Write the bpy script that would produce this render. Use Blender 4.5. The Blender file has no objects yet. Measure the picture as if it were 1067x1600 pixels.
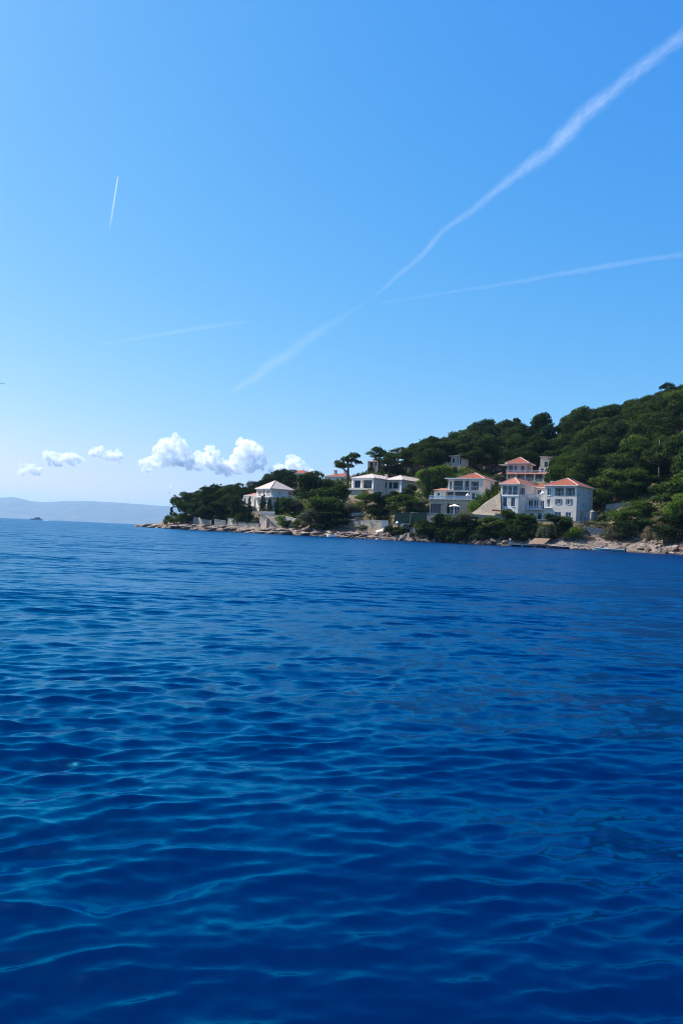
import bpy, math, random
import numpy as np
from mathutils import Vector, Matrix, noise as mnoise

# ------------------------------------------------------------------ camera, sky, sun, exposure
F_PX, UC, VC = 1244.0, 533.5, 800.0          # focal length and centre in photograph pixels
CAM_H = 1.15
ROLL, PITCH = math.radians(2.66), math.radians(1.55)
SUN_AZ_LEFT, SUN_EL = math.radians(66), math.radians(50)

scene = bpy.context.scene
COL = scene.collection
rng = random.Random(7)

_f = Vector((0, math.cos(PITCH), math.sin(PITCH)))
_u0 = Vector((0, -math.sin(PITCH), math.cos(PITCH)))
_r0 = Vector((1, 0, 0))
_r = math.cos(ROLL) * _r0 + math.sin(ROLL) * _u0
_u = -math.sin(ROLL) * _r0 + math.cos(ROLL) * _u0

cam_data = bpy.data.cameras.new("camera")
cam = bpy.data.objects.new("camera", cam_data)
COL.objects.link(cam)
cam_data.sensor_fit = 'VERTICAL'
cam_data.sensor_height = 36.0
cam_data.lens = 28.0
cam_data.clip_start = 0.05
cam_data.clip_end = 120000.0
cam.matrix_world = Matrix(((_r.x, _u.x, -_f.x, 0), (_r.y, _u.y, -_f.y, 0), (_r.z, _u.z, -_f.z, CAM_H), (0, 0, 0, 1)))
scene.camera = cam

world = bpy.data.worlds.new("World")
scene.world = world
world.use_nodes = True
wn = world.node_tree
wn.nodes.clear()
sky = wn.nodes.new("ShaderNodeTexSky")
sky.sky_type = 'NISHITA'
sky.sun_disc = False
sky.sun_elevation = SUN_EL
sky.sun_rotation = -SUN_AZ_LEFT
sky.altitude = 0
sky.air_density = 1.0
sky.dust_density = 0.9
sky.ozone_density = 3.0
SKY_STRENGTH = 0.096
bg = wn.nodes.new("ShaderNodeBackground")
bg.inputs["Strength"].default_value = SKY_STRENGTH
wo = wn.nodes.new("ShaderNodeOutputWorld")


def wmath(op, a, b):
    n = wn.nodes.new("ShaderNodeMath")
    n.operation = op
    for i, x in enumerate((a, b)):
        if isinstance(x, (int, float)):
            n.inputs[i].default_value = x
        else:
            wn.links.new(x, n.inputs[i])
    return n.outputs[0]


# the camera's response to the sky: one tone curve per channel for the whole dome
sepc = wn.nodes.new("ShaderNodeSeparateColor")
wn.links.new(sky.outputs[0], sepc.inputs[0])
tone = {}
for ch, gain, power in (("Red", 1.36, 1.78), ("Green", 0.70, 0.84), ("Blue", 0.62, 0.24)):
    x = wmath('MINIMUM', wmath('MULTIPLY', sepc.outputs[ch], SKY_STRENGTH), 1.0)
    tone[ch] = wmath('MULTIPLY', wmath('POWER', x, power), gain / SKY_STRENGTH)
tone["Red"] = wmath('MINIMUM', tone["Red"], wmath('MULTIPLY', tone["Blue"], 0.9))
tone["Green"] = wmath('MINIMUM', tone["Green"], wmath('MULTIPLY', tone["Blue"], 0.97))
comb = wn.nodes.new("ShaderNodeCombineColor")
for ch in tone:
    wn.links.new(tone[ch], comb.inputs[ch])
wn.links.new(comb.outputs[0], bg.inputs["Color"])
wn.links.new(bg.outputs[0], wo.inputs["Surface"])

sun_data = bpy.data.lights.new("sun", 'SUN')
sun_data.energy = 4.9
sun_data.angle = math.radians(0.53)
sun_data.color = (1.0, 0.95, 0.87)
sun = bpy.data.objects.new("sun", sun_data)
COL.objects.link(sun)
SUN_DIR = Vector((-math.sin(SUN_AZ_LEFT) * math.cos(SUN_EL), math.cos(SUN_AZ_LEFT) * math.cos(SUN_EL), math.sin(SUN_EL)))
sun.rotation_euler = SUN_DIR.to_track_quat('Z', 'Y').to_euler()
sun.location = SUN_DIR * 300

scene.view_settings.view_transform = 'Standard'
scene.view_settings.look = 'None'
scene.view_settings.exposure = 0.82
scene.view_settings.gamma = 1.0
scene.view_settings.use_curve_mapping = False
cy = scene.cycles
cy.max_bounces = 32
cy.diffuse_bounces = 3
cy.glossy_bounces = 4
cy.transparent_max_bounces = 16
cy.volume_bounces = 24
cy.use_denoising = True
cy.filter_width = 1.0
cy.volume_step_rate = 1.0
cy.volume_max_steps = 256


# ------------------------------------------------------------------ helpers
def P(u, v, Y):
    """the point at depth Y (metres ahead) seen at photograph pixel (u, v)"""
    d = _r * ((u - UC) / F_PX) + _u * (-(v - VC) / F_PX) + _f
    k = Y / d.y
    return Vector((d.x * k, Y, CAM_H + d.z * k))


def tag(o, label=None, cat=None, group=None, kind=None):
    if label: o["label"] = label
    if cat: o["category"] = cat
    if group: o["group"] = group
    if kind: o["kind"] = kind
    return o


def empty(name, loc=(0, 0, 0), rz=0.0, label=None, cat=None, group=None):
    o = bpy.data.objects.new(name, None)
    o.empty_display_size = 0.2
    o.location = loc
    o.rotation_euler = (0, 0, rz)
    COL.objects.link(o)
    return tag(o, label, cat, group)


def link_mesh(name, me, mat, parent=None, loc=None, rz=None):
    o = bpy.data.objects.new(name, me)
    if mat is not None and not me.materials:
        me.materials.append(mat)
    COL.objects.link(o)
    if parent: o.parent = parent
    if loc is not None: o.location = loc
    if rz is not None: o.rotation_euler = (0, 0, rz)
    return o


def np_mesh(name, verts, faces, smooth=False):
    """verts (n,3) array, faces (m,k) array with the same k"""
    me = bpy.data.meshes.new(name)
    verts = np.asarray(verts, dtype=np.float32)
    faces = np.asarray(faces, dtype=np.int32)
    m, k = faces.shape
    me.vertices.add(len(verts))
    me.vertices.foreach_set("co", verts.ravel())
    me.loops.add(m * k)
    me.loops.foreach_set("vertex_index", faces.ravel())
    me.polygons.add(m)
    me.polygons.foreach_set("loop_start", np.arange(0, m * k, k, dtype=np.int32))
    me.polygons.foreach_set("loop_total", np.full(m, k, dtype=np.int32))
    if smooth:
        me.polygons.foreach_set("use_smooth", np.ones(m, dtype=bool))
    me.update(calc_edges=True)
    return me


def grid_faces(nr, nc):
    i = np.arange(nr - 1)[:, None] * nc + np.arange(nc - 1)[None, :]
    return np.stack([i, i + 1, i + nc + 1, i + nc], axis=-1).reshape(-1, 4)


class MB:
    def __init__(self):
        self.v, self.f = [], []

    def add(self, vs, fs):
        n = len(self.v)
        self.v += [tuple(p) for p in vs]
        self.f += [tuple(i + n for i in f) for f in fs]
        return self

    def quad(self, a, b, c, d):
        return self.add([a, b, c, d], [(0, 1, 2, 3)])

    def box(self, x0, x1, y0, y1, z0, z1):
        vs = [(x0, y0, z0), (x1, y0, z0), (x1, y1, z0), (x0, y1, z0), (x0, y0, z1), (x1, y0, z1), (x1, y1, z1), (x0, y1, z1)]
        return self.add(vs, [(0, 3, 2, 1), (4, 5, 6, 7), (0, 1, 5, 4), (1, 2, 6, 5), (2, 3, 7, 6), (3, 0, 4, 7)])

    def tube(self, pts, radii, n=8, cap=True):
        pts = [Vector(p) for p in pts]
        rings = []
        for i, p in enumerate(pts):
            a = pts[max(0, i - 1)]
            b = pts[min(len(pts) - 1, i + 1)]
            t = (b - a).normalized() if (b - a).length > 1e-9 else Vector((0, 0, 1))
            ref = Vector((0, 0, 1)) if abs(t.z) < 0.9 else Vector((1, 0, 0))
            s = t.cross(ref).normalized()
            q = s.cross(t)
            r = radii[i] if isinstance(radii, (list, tuple)) else radii
            rings.append([p + (s * math.cos(2 * math.pi * k / n) + q * math.sin(2 * math.pi * k / n)) * r for k in range(n)])
        vs = [p for ring in rings for p in ring]
        fs = []
        for i in range(len(rings) - 1):
            for k in range(n):
                k2 = (k + 1) % n
                fs.append((i * n + k, i * n + k2, (i + 1) * n + k2, (i + 1) * n + k))
        if cap:
            fs.append(tuple(range(n))[::-1])
            fs.append(tuple((len(rings) - 1) * n + k for k in range(n)))
        return self.add(vs, fs)

    def mesh(self, name, smooth=False):
        me = bpy.data.meshes.new(name)
        me.from_pydata(self.v, [], self.f)
        if smooth:
            me.polygons.foreach_set("use_smooth", [True] * len(me.polygons))
        me.update()
        return me

    def build(self, name, mat, parent=None, smooth=False, loc=None, rz=None):
        return link_mesh(name, self.mesh(name, smooth), mat, parent, loc, rz)


# ------------------------------------------------------------------ materials
def new_mat(name):
    m = bpy.data.materials.new(name)
    m.use_nodes = True
    nt = m.node_tree
    return m, nt, nt.nodes["Principled BSDF"]


def N(nt, typ, **kw):
    n = nt.nodes.new(typ)
    for k, v in kw.items():
        setattr(n, k, v)
    return n


def mat_noise(name, c0, c1, scale=1.0, rough=0.85, bump=0.0, bscale=None, detail=6, c2=None, spec=0.3, object_random=0.0):
    """two or three colours mixed by noise (in object space), with fine relief"""
    m, nt, b = new_mat(name)
    tc = N(nt, "ShaderNodeTexCoord")
    no = N(nt, "ShaderNodeTexNoise")
    no.inputs["Scale"].default_value = scale
    no.inputs["Detail"].default_value = detail
    no.inputs["Roughness"].default_value = 0.65
    nt.links.new(tc.outputs["Object"], no.inputs["Vector"])
    cr = N(nt, "ShaderNodeValToRGB")
    cr.color_ramp.elements[0].position = 0.36
    cr.color_ramp.elements[0].color = (*c0, 1)
    cr.color_ramp.elements[1].position = 0.66
    cr.color_ramp.elements[1].color = (*c1, 1)
    if c2:
        e = cr.color_ramp.elements.new(0.52)
        e.color = (*c2, 1)
    nt.links.new(no.outputs["Fac"], cr.inputs["Fac"])
    src = cr.outputs["Color"]
    if object_random > 0:
        oi = N(nt, "ShaderNodeObjectInfo")
        mr = N(nt, "ShaderNodeMapRange")
        mr.inputs["To Min"].default_value = 1 - object_random
        mr.inputs["To Max"].default_value = 1 + object_random
        nt.links.new(oi.outputs["Random"], mr.inputs["Value"])
        h = N(nt, "ShaderNodeHueSaturation")
        nt.links.new(mr.outputs[0], h.inputs["Value"])
        nt.links.new(src, h.inputs["Color"])
        src = h.outputs["Color"]
    nt.links.new(src, b.inputs["Base Color"])
    b.inputs["Roughness"].default_value = rough
    b.inputs["Specular IOR Level"].default_value = spec
    if bump > 0:
        n2 = N(nt, "ShaderNodeTexNoise")
        n2.inputs["Scale"].default_value = bscale or scale * 4
        n2.inputs["Detail"].default_value = 5
        nt.links.new(tc.outputs["Object"], n2.inputs["Vector"])
        bp = N(nt, "ShaderNodeBump")
        bp.inputs["Strength"].default_value = 1.0
        bp.inputs["Distance"].default_value = bump
        nt.links.new(n2.outputs["Fac"], bp.inputs["Height"])
        nt.links.new(bp.outputs[0], b.inputs["Normal"])
    return m


def mat_roof(name, c0, c1):
    m, nt, b = new_mat(name)
    tc = N(nt, "ShaderNodeTexCoord")
    no = N(nt, "ShaderNodeTexNoise")
    no.inputs["Scale"].default_value = 1.6
    no.inputs["Detail"].default_value = 7
    no.inputs["Roughness"].default_value = 0.75
    nt.links.new(tc.outputs["Object"], no.inputs["Vector"])
    cr = N(nt, "ShaderNodeValToRGB")
    cr.color_ramp.elements[0].position = 0.33
    cr.color_ramp.elements[0].color = (*c0, 1)
    cr.color_ramp.elements[1].position = 0.68
    cr.color_ramp.elements[1].color = (*c1, 1)
    nt.links.new(no.outputs["Fac"], cr.inputs["Fac"])
    nt.links.new(cr.outputs["Color"], b.inputs["Base Color"])
    b.inputs["Roughness"].default_value = 0.9
    b.inputs["Specular IOR Level"].default_value = 0.2
    wv = N(nt, "ShaderNodeTexWave", wave_type='BANDS', bands_direction='X')
    wv.inputs["Scale"].default_value = 1.6
    wv.inputs["Distortion"].default_value = 0.3
    nt.links.new(tc.outputs["Object"], wv.inputs["Vector"])
    wv2 = N(nt, "ShaderNodeTexWave", wave_type='BANDS', bands_direction='Y')
    wv2.inputs["Scale"].default_value = 1.6
    nt.links.new(tc.outputs["Object"], wv2.inputs["Vector"])
    ad = N(nt, "ShaderNodeMath", operation='ADD')
    nt.links.new(wv.outputs["Fac"], ad.inputs[0])
    nt.links.new(wv2.outputs["Fac"], ad.inputs[1])
    bp = N(nt, "ShaderNodeBump")
    bp.inputs["Distance"].default_value = 0.04
    bp.inputs["Strength"].default_value = 0.8
    nt.links.new(ad.outputs[0], bp.inputs["Height"])
    nt.links.new(bp.outputs[0], b.inputs["Normal"])
    return m


def mat_leaf(name, c0, c1, trans=0.35):
    m, nt, b = new_mat(name)
    nt.nodes.remove(b)
    out = nt.nodes["Material Output"]
    oi = N(nt, "ShaderNodeObjectInfo")
    geo = N(nt, "ShaderNodeNewGeometry")
    tc = N(nt, "ShaderNodeTexCoord")
    no = N(nt, "ShaderNodeTexNoise")
    no.inputs["Scale"].default_value = 0.55
    no.inputs["Detail"].default_value = 3
    nt.links.new(tc.outputs["Object"], no.inputs["Vector"])
    a1 = N(nt, "ShaderNodeMath", operation='MULTIPLY_ADD')      # per-leaf + per-region + per-tree variation
    a1.inputs[1].default_value = 0.45
    nt.links.new(geo.outputs["Random Per Island"], a1.inputs[0])
    a2 = N(nt, "ShaderNodeMath", operation='MULTIPLY_ADD')
    a2.inputs[1].default_value = 0.42
    nt.links.new(oi.outputs["Random"], a2.inputs[0])
    a3 = N(nt, "ShaderNodeMath", operation='MULTIPLY')
    a3.inputs[1].default_value = 0.3
    nt.links.new(no.outputs["Fac"], a3.inputs[0])
    nt.links.new(a3.outputs[0], a2.inputs[2])
    nt.links.new(a2.outputs[0], a1.inputs[2])
    mx = N(nt, "ShaderNodeMix", data_type='RGBA')
    mx.inputs["A"].default_value = (*c0, 1)
    mx.inputs["B"].default_value = (*c1, 1)
    nt.links.new(a1.outputs[0], mx.inputs["Factor"])
    d = N(nt, "ShaderNodeBsdfDiffuse")
    t = N(nt, "ShaderNodeBsdfTranslucent")
    nt.links.new(mx.outputs["Result"], d.inputs["Color"])
    nt.links.new(mx.outputs["Result"], t.inputs["Color"])
    ms = N(nt, "ShaderNodeMixShader")
    ms.inputs[0].default_value = trans
    nt.links.new(d.outputs[0], ms.inputs[1])
    nt.links.new(t.outputs[0], ms.inputs[2])
    nt.links.new(ms.outputs[0], out.inputs["Surface"])
    return m


def mat_plain(name, c, rough=0.6, spec=0.4, metallic=0.0, var=0.12, scale=3.0):
    c0 = tuple(x * (1 - var) for x in c)
    c1 = tuple(min(1, x * (1 + var)) for x in c)
    m = mat_noise(name, c0, c1, scale=scale, rough=rough, spec=spec)
    m.node_tree.nodes["Principled BSDF"].inputs["Metallic"].default_value = metallic
    return m


M = {}
M['plaster'] = mat_noise('white_plaster', (0.62, 0.54, 0.45), (0.78, 0.70, 0.60), 0.7, 0.9, 0.01, 14)
M['plaster_warm'] = mat_noise('warm_plaster', (0.60, 0.48, 0.38), (0.74, 0.62, 0.51), 0.6, 0.9, 0.01, 14)
M['plaster_grey'] = mat_noise('grey_plaster', (0.42, 0.39, 0.36), (0.54, 0.51, 0.48), 0.6, 0.9, 0.01, 14)
M['plaster_pink'] = mat_noise('pink_plaster', (0.50, 0.33, 0.28), (0.62, 0.44, 0.38), 0.6, 0.9, 0.01, 14)
M['ochre'] = mat_noise('ochre_plaster', (0.62, 0.47, 0.28), (0.72, 0.58, 0.38), 0.6, 0.9, 0.01, 14)
M['stone'] = mat_noise('stone_masonry', (0.22, 0.19, 0.165), (0.44, 0.40, 0.355), 2.4, 0.95, 0.05, 5, c2=(0.33, 0.29, 0.25))
M['stone_pale'] = mat_noise('pale_stone_masonry', (0.30, 0.245, 0.195), (0.54, 0.46, 0.385), 2.4, 0.95, 0.05, 5, c2=(0.42, 0.35, 0.285))
M['stone_tan'] = mat_noise('tan_stone_masonry', (0.36, 0.27, 0.18), (0.52, 0.42, 0.31), 1.7, 0.95, 0.05, 5)
M['concrete'] = mat_noise('weathered_concrete', (0.30, 0.29, 0.27), (0.46, 0.44, 0.41), 1.2, 0.9, 0.02, 9)
M['rock'] = mat_noise('limestone_rock', (0.06, 0.045, 0.038), (0.29, 0.225, 0.185), 0.9, 0.95, 0.14, 2.6, c2=(0.165, 0.125, 0.102), object_random=0.25)
M['rock_dark'] = mat_noise('wet_shaded_rock', (0.05, 0.042, 0.036), (0.21, 0.18, 0.155), 0.9, 0.9, 0.12, 2.6, object_random=0.25)  # darker limestone: wet stone, with the bushes' shade put into the colour too
M['rubble'] = mat_noise('broken_limestone', (0.10, 0.078, 0.065), (0.34, 0.275, 0.235), 0.9, 0.95)
_nt = M['rubble'].node_tree
_g, _h, _mr = N(_nt, "ShaderNodeNewGeometry"), N(_nt, "ShaderNodeHueSaturation"), N(_nt, "ShaderNodeMapRange")
_mr.inputs["To Min"].default_value, _mr.inputs["To Max"].default_value = 0.35, 1.35
_nt.links.new(_g.outputs["Random Per Island"], _mr.inputs["Value"])
_nt.links.new(_mr.outputs[0], _h.inputs["Value"])
_nt.links.new(next(n for n in _nt.nodes if n.type == 'VALTORGB').outputs["Color"], _h.inputs["Color"])
_nt.links.new(_h.outputs["Color"], _nt.nodes["Principled BSDF"].inputs["Base Color"])
M['roof_red'] = mat_roof('red_clay_tiles', (0.19, 0.045, 0.026), (0.34, 0.105, 0.06))
M['roof_pink'] = mat_roof('faded_clay_tiles', (0.27, 0.098, 0.066), (0.40, 0.18, 0.13))
M['roof_pale'] = mat_roof('pale_clay_tiles', (0.42, 0.33, 0.285), (0.58, 0.48, 0.42))
M['ridge'] = mat_plain('ridge_mortar', (0.5, 0.36, 0.29), 0.9)
M['frame'] = mat_plain('white_paint', (0.78, 0.77, 0.75), 0.5)
M['frame_dark'] = mat_plain('dark_metal_frame', (0.05, 0.055, 0.06), 0.4)
M['blue'] = mat_plain('blue_shutter_paint', (0.08, 0.22, 0.40), 0.5)
M['blue_pale'] = mat_plain('pale_blue_paint', (0.13, 0.18, 0.23), 0.7, spec=.15)
M['green_dark'] = mat_plain('shaded_green_mesh', (0.012, 0.03, 0.027), 0.9, spec=.05)  # screen green darkened further, the trees' shade put into its colour
M['interior'] = mat_plain('shaded_room_plaster', (0.34, 0.32, 0.30), 0.9)
M['white_cloth'] = mat_plain('white_canvas', (0.80, 0.79, 0.77), 0.8)
M['wood'] = mat_noise('weathered_wood', (0.14, 0.09, 0.06), (0.28, 0.19, 0.125), 3.0, 0.8, 0.01, 20)
M['trunk'] = mat_noise('pine_bark', (0.07, 0.05, 0.04), (0.19, 0.145, 0.115), 3.0, 0.95, 0.03, 9)
M['leaf_pine'] = mat_leaf('pine_needles', (0.003, 0.010, 0.004), (0.066, 0.100, 0.024), .22)
M['leaf_dark'] = mat_leaf('dark_foliage', (0.004, 0.011, 0.005), (0.042, 0.066, 0.020), .25)
M['leaf_green'] = mat_leaf('green_foliage', (0.012, 0.032, 0.008), (0.095, 0.145, 0.028), .3)
M['leaf_bright'] = mat_leaf('bright_foliage', (0.04, 0.09, 0.012), (0.17, 0.25, 0.04))
M['leaf_olive'] = mat_leaf('olive_grey_foliage', (0.045, 0.055, 0.03), (0.17, 0.18, 0.10))
M['leaf_dry'] = mat_leaf('dry_scrub', (0.09, 0.065, 0.035), (0.26, 0.20, 0.11), 0.2)
M['cypress'] = mat_leaf('cypress_foliage', (0.007, 0.018, 0.008), (0.035, 0.058, 0.022), 0.2)
M['steel'] = mat_plain('steel', (0.45, 0.46, 0.47), 0.35, metallic=0.8)
M['skin'] = mat_plain('skin', (0.55, 0.33, 0.23), 0.6)
M['red_cloth'] = mat_plain('red_cloth', (0.55, 0.05, 0.035), 0.8)
M['hair'] = mat_plain('dark_hair', (0.03, 0.02, 0.015), 0.6)
M['hull_white'] = mat_plain('white_gelcoat', (0.74, 0.75, 0.76), 0.25, var=0.05)
M['hull_blue'] = mat_plain('blue_hull_paint', (0.10, 0.24, 0.38), 0.35)
M['hull_teal'] = mat_plain('teal_hull_paint', (0.12, 0.30, 0.36), 0.35)
M['hull_red'] = mat_plain('dark_red_hull_paint', (0.16, 0.03, 0.025), 0.4)
M['boat_in'] = mat_plain('boat_interior', (0.33, 0.31, 0.27), 0.7)
M['foam'] = mat_plain('foam', (0.80, 0.83, 0.85), 0.8)

mg, ntg, bsg = new_mat('window_glass')
bsg.inputs["Base Color"].default_value = (0.010, 0.030, 0.045, 1)
bsg.inputs["Roughness"].default_value = 0.06
bsg.inputs["Specular IOR Level"].default_value = 0.5
M['glass'] = mg
mg2, ntg2, bsg2 = new_mat('balustrade_glass')
bsg2.inputs["Base Color"].default_value = (0.5, 0.62, 0.66, 1)
bsg2.inputs["Roughness"].default_value = 0.05
bsg2.inputs["Alpha"].default_value = 0.35
M['glass_clear'] = mg2


def land_material():
    m, nt, b = new_mat('land_ground')
    geo = N(nt, "ShaderNodeNewGeometry")
    sep = N(nt, "ShaderNodeSeparateXYZ")
    nt.links.new(geo.outputs["Position"], sep.inputs[0])
    n1 = N(nt, "ShaderNodeTexNoise")
    n1.inputs["Scale"].default_value = 0.5
    n1.inputs["Detail"].default_value = 8
    n1.inputs["Roughness"].default_value = 0.7
    nt.links.new(geo.outputs["Position"], n1.inputs["Vector"])
    rock = N(nt, "ShaderNodeValToRGB")
    rock.color_ramp.elements[0].position = 0.35
    rock.color_ramp.elements[0].color = (0.08, 0.062, 0.05, 1)
    rock.color_ramp.elements[1].position = 0.65
    rock.color_ramp.elements[1].color = (0.27, 0.21, 0.17, 1)
    nt.links.new(n1.outputs["Fac"], rock.inputs["Fac"])
    n2 = N(nt, "ShaderNodeTexNoise")
    n2.inputs["Scale"].default_value = 0.22
    n2.inputs["Detail"].default_value = 7
    nt.links.new(geo.outputs["Position"], n2.inputs["Vector"])
    soil = N(nt, "ShaderNodeValToRGB")
    soil.color_ramp.elements[0].position = 0.38
    soil.color_ramp.elements[0].color = (0.045, 0.045, 0.02, 1)
    soil.color_ramp.elements[1].position = 0.62
    soil.color_ramp.elements[1].color = (0.15, 0.11, 0.065, 1)
    nt.links.new(n2.outputs["Fac"], soil.inputs["Fac"])
    ad = N(nt, "ShaderNodeMath", operation='MULTIPLY_ADD')
    ad.inputs[1].default_value = 4.0
    nt.links.new(n2.outputs["Fac"], ad.inputs[0])
    nt.links.new(sep.outputs["Z"], ad.inputs[2])
    mr = N(nt, "ShaderNodeMapRange")
    mr.inputs["From Min"].default_value = 4.2
    mr.inputs["From Max"].default_value = 6.0
    nt.links.new(ad.outputs[0], mr.inputs["Value"])
    mx = N(nt, "ShaderNodeMix", data_type='RGBA')
    nt.links.new(mr.outputs[0], mx.inputs["Factor"])
    nt.links.new(rock.outputs["Color"], mx.inputs["A"])
    nt.links.new(soil.outputs["Color"], mx.inputs["B"])
    wet = N(nt, "ShaderNodeMapRange")           # algae-stained band that the waves wash
    wet.inputs["From Min"].default_value = 0.15
    wet.inputs["From Max"].default_value = 0.5
    wet.inputs["To Min"].default_value = 0.35
    nt.links.new(sep.outputs["Z"], wet.inputs["Value"])
    hsv = N(nt, "ShaderNodeHueSaturation")
    nt.links.new(wet.outputs[0], hsv.inputs["Value"])
    nt.links.new(mx.outputs["Result"], hsv.inputs["Color"])
    nt.links.new(hsv.outputs["Color"], b.inputs["Base Color"])
    b.inputs["Roughness"].default_value = 0.95
    b.inputs["Specular IOR Level"].default_value = 0.2
    bp = N(nt, "ShaderNodeBump")
    bp.inputs["Distance"].default_value = 0.25
    nt.links.new(n1.outputs["Fac"], bp.inputs["Height"])
    nt.links.new(bp.outputs[0], b.inputs["Normal"])
    return m


def water_material():
    m, nt, b = new_mat('sea_water')
    nt.nodes.remove(b)
    out = nt.nodes["Material Output"]
    geo = N(nt, "ShaderNodeNewGeometry")
    at = N(nt, "ShaderNodeAttribute", attribute_name="far")
    # slopes of the wavelets too small for the mesh, as a direct tilt of the normal
    def slopes(scale, detail, sx=1.0):
        mp = N(nt, "ShaderNodeMapping")
        mp.inputs["Rotation"].default_value = (0, 0, 0.25)
        mp.inputs["Scale"].default_value = (scale * sx, scale, scale)
        nt.links.new(geo.outputs["Position"], mp.inputs["Vector"])
        no = N(nt, "ShaderNodeTexNoise")
        no.inputs["Scale"].default_value = 1.0
        no.inputs["Detail"].default_value = detail
        no.inputs["Roughness"].default_value = 0.6
        nt.links.new(mp.outputs[0], no.inputs["Vector"])
        sb = N(nt, "ShaderNodeVectorMath", operation='SUBTRACT')
        sb.inputs[1].default_value = (0.5, 0.5, 0.5)
        nt.links.new(no.outputs["Color"], sb.inputs[0])
        mu = N(nt, "ShaderNodeVectorMath", operation='MULTIPLY')
        mu.inputs[1].default_value = (1, 1, 0)
        nt.links.new(sb.outputs[0], mu.inputs[0])
        return mu
    fine = slopes(24.0, 3, 0.6)
    f_s = N(nt, "ShaderNodeVectorMath", operation='SCALE')
    f_s.inputs["Scale"].default_value = FINE_SLOPE
    nt.links.new(fine.outputs[0], f_s.inputs[0])
    med = slopes(3.4, 4, 0.45)
    m_s = N(nt, "ShaderNodeVectorMath", operation='SCALE')
    mm = N(nt, "ShaderNodeMath", operation='MULTIPLY')
    mm.inputs[1].default_value = FAR_SLOPE
    nt.links.new(at.outputs["Fac"], mm.inputs[0])
    nt.links.new(mm.outputs[0], m_s.inputs["Scale"])
    nt.links.new(med.outputs[0], m_s.inputs[0])
    big = slopes(0.55, 3, 0.38)                  # wave groups that still show far off
    b_s = N(nt, "ShaderNodeVectorMath", operation='SCALE')
    bm_ = N(nt, "ShaderNodeMath", operation='MULTIPLY')
    bm_.inputs[1].default_value = GROUP_SLOPE
    nt.links.new(at.outputs["Fac"], bm_.inputs[0])
    nt.links.new(bm_.outputs[0], b_s.inputs["Scale"])
    nt.links.new(big.outputs[0], b_s.inputs[0])
    a0 = N(nt, "ShaderNodeVectorMath", operation='ADD')
    nt.links.new(f_s.outputs[0], a0.inputs[0])
    nt.links.new(b_s.outputs[0], a0.inputs[1])
    a1 = N(nt, "ShaderNodeVectorMath", operation='ADD')
    nt.links.new(a0.outputs[0], a1.inputs[0])
    nt.links.new(m_s.outputs[0], a1.inputs[1])
    a2 = N(nt, "ShaderNodeVectorMath", operation='ADD')
    nt.links.new(geo.outputs["Normal"], a2.inputs[0])
    nt.links.new(a1.outputs[0], a2.inputs[1])
    nm = N(nt, "ShaderNodeVectorMath", operation='NORMALIZE')
    nt.links.new(a2.outputs[0], nm.inputs[0])
    # facets of the unresolved chop: a rougher microfacet sea where the mesh gets too coarse
    gl = N(nt, "ShaderNodeBsdfMetallic")         # per-channel Fresnel of the water surface, no absorption
    gl.fresnel_type = 'F82'
    gl.distribution = 'GGX'
    gl.inputs["Base Color"].default_value = SEA_F0
    gl.inputs["Edge Tint"].default_value = SEA_F82
    rg_ = N(nt, "ShaderNodeMapRange")
    rg_.inputs["To Min"].default_value = 0.035
    rg_.inputs["To Max"].default_value = FAR_ROUGH
    nt.links.new(at.outputs["Fac"], rg_.inputs["Value"])
    nt.links.new(rg_.outputs[0], gl.inputs["Roughness"])
    nt.links.new(nm.outputs[0], gl.inputs["Normal"])
    # light scattered back up from the deep, clear water body
    di = N(nt, "ShaderNodeBsdfDiffuse")
    up = N(nt, "ShaderNodeCombineXYZ")
    up.inputs[2].default_value = 1.0
    n3 = N(nt, "ShaderNodeTexNoise")
    n3.inputs["Scale"].default_value = 0.05
    n3.inputs["Detail"].default_value = 3
    nt.links.new(geo.outputs["Position"], n3.inputs["Vector"])
    cr = N(nt, "ShaderNodeMix", data_type='RGBA')
    cr.inputs["A"].default_value = (*WATER_A, 1)
    cr.inputs["B"].default_value = (*WATER_B, 1)
    nt.links.new(n3.outputs["Fac"], cr.inputs["Factor"])
    nt.links.new(cr.outputs["Result"], di.inputs["Color"])
    nt.links.new(up.outputs[0], di.inputs["Normal"])
    ms = N(nt, "ShaderNodeAddShader")
    nt.links.new(di.outputs[0], ms.inputs[0])
    nt.links.new(gl.outputs[0], ms.inputs[1])
    nt.links.new(ms.outputs[0], out.inputs["Surface"])
    return m


# ------------------------------------------------------------------ sea
FINE_SLOPE, FAR_SLOPE, FAR_ROUGH, GROUP_SLOPE = 0.34, 1.3, 0.27, 1.05
SEA_F0, SEA_F82 = (0.004, 0.0175, 0.036, 1), (0.32, 0.86, 1.0, 1)
WATER_A, WATER_B = (0.0, 0.0046, 0.033), (0.0, 0.0094, 0.051)


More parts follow.
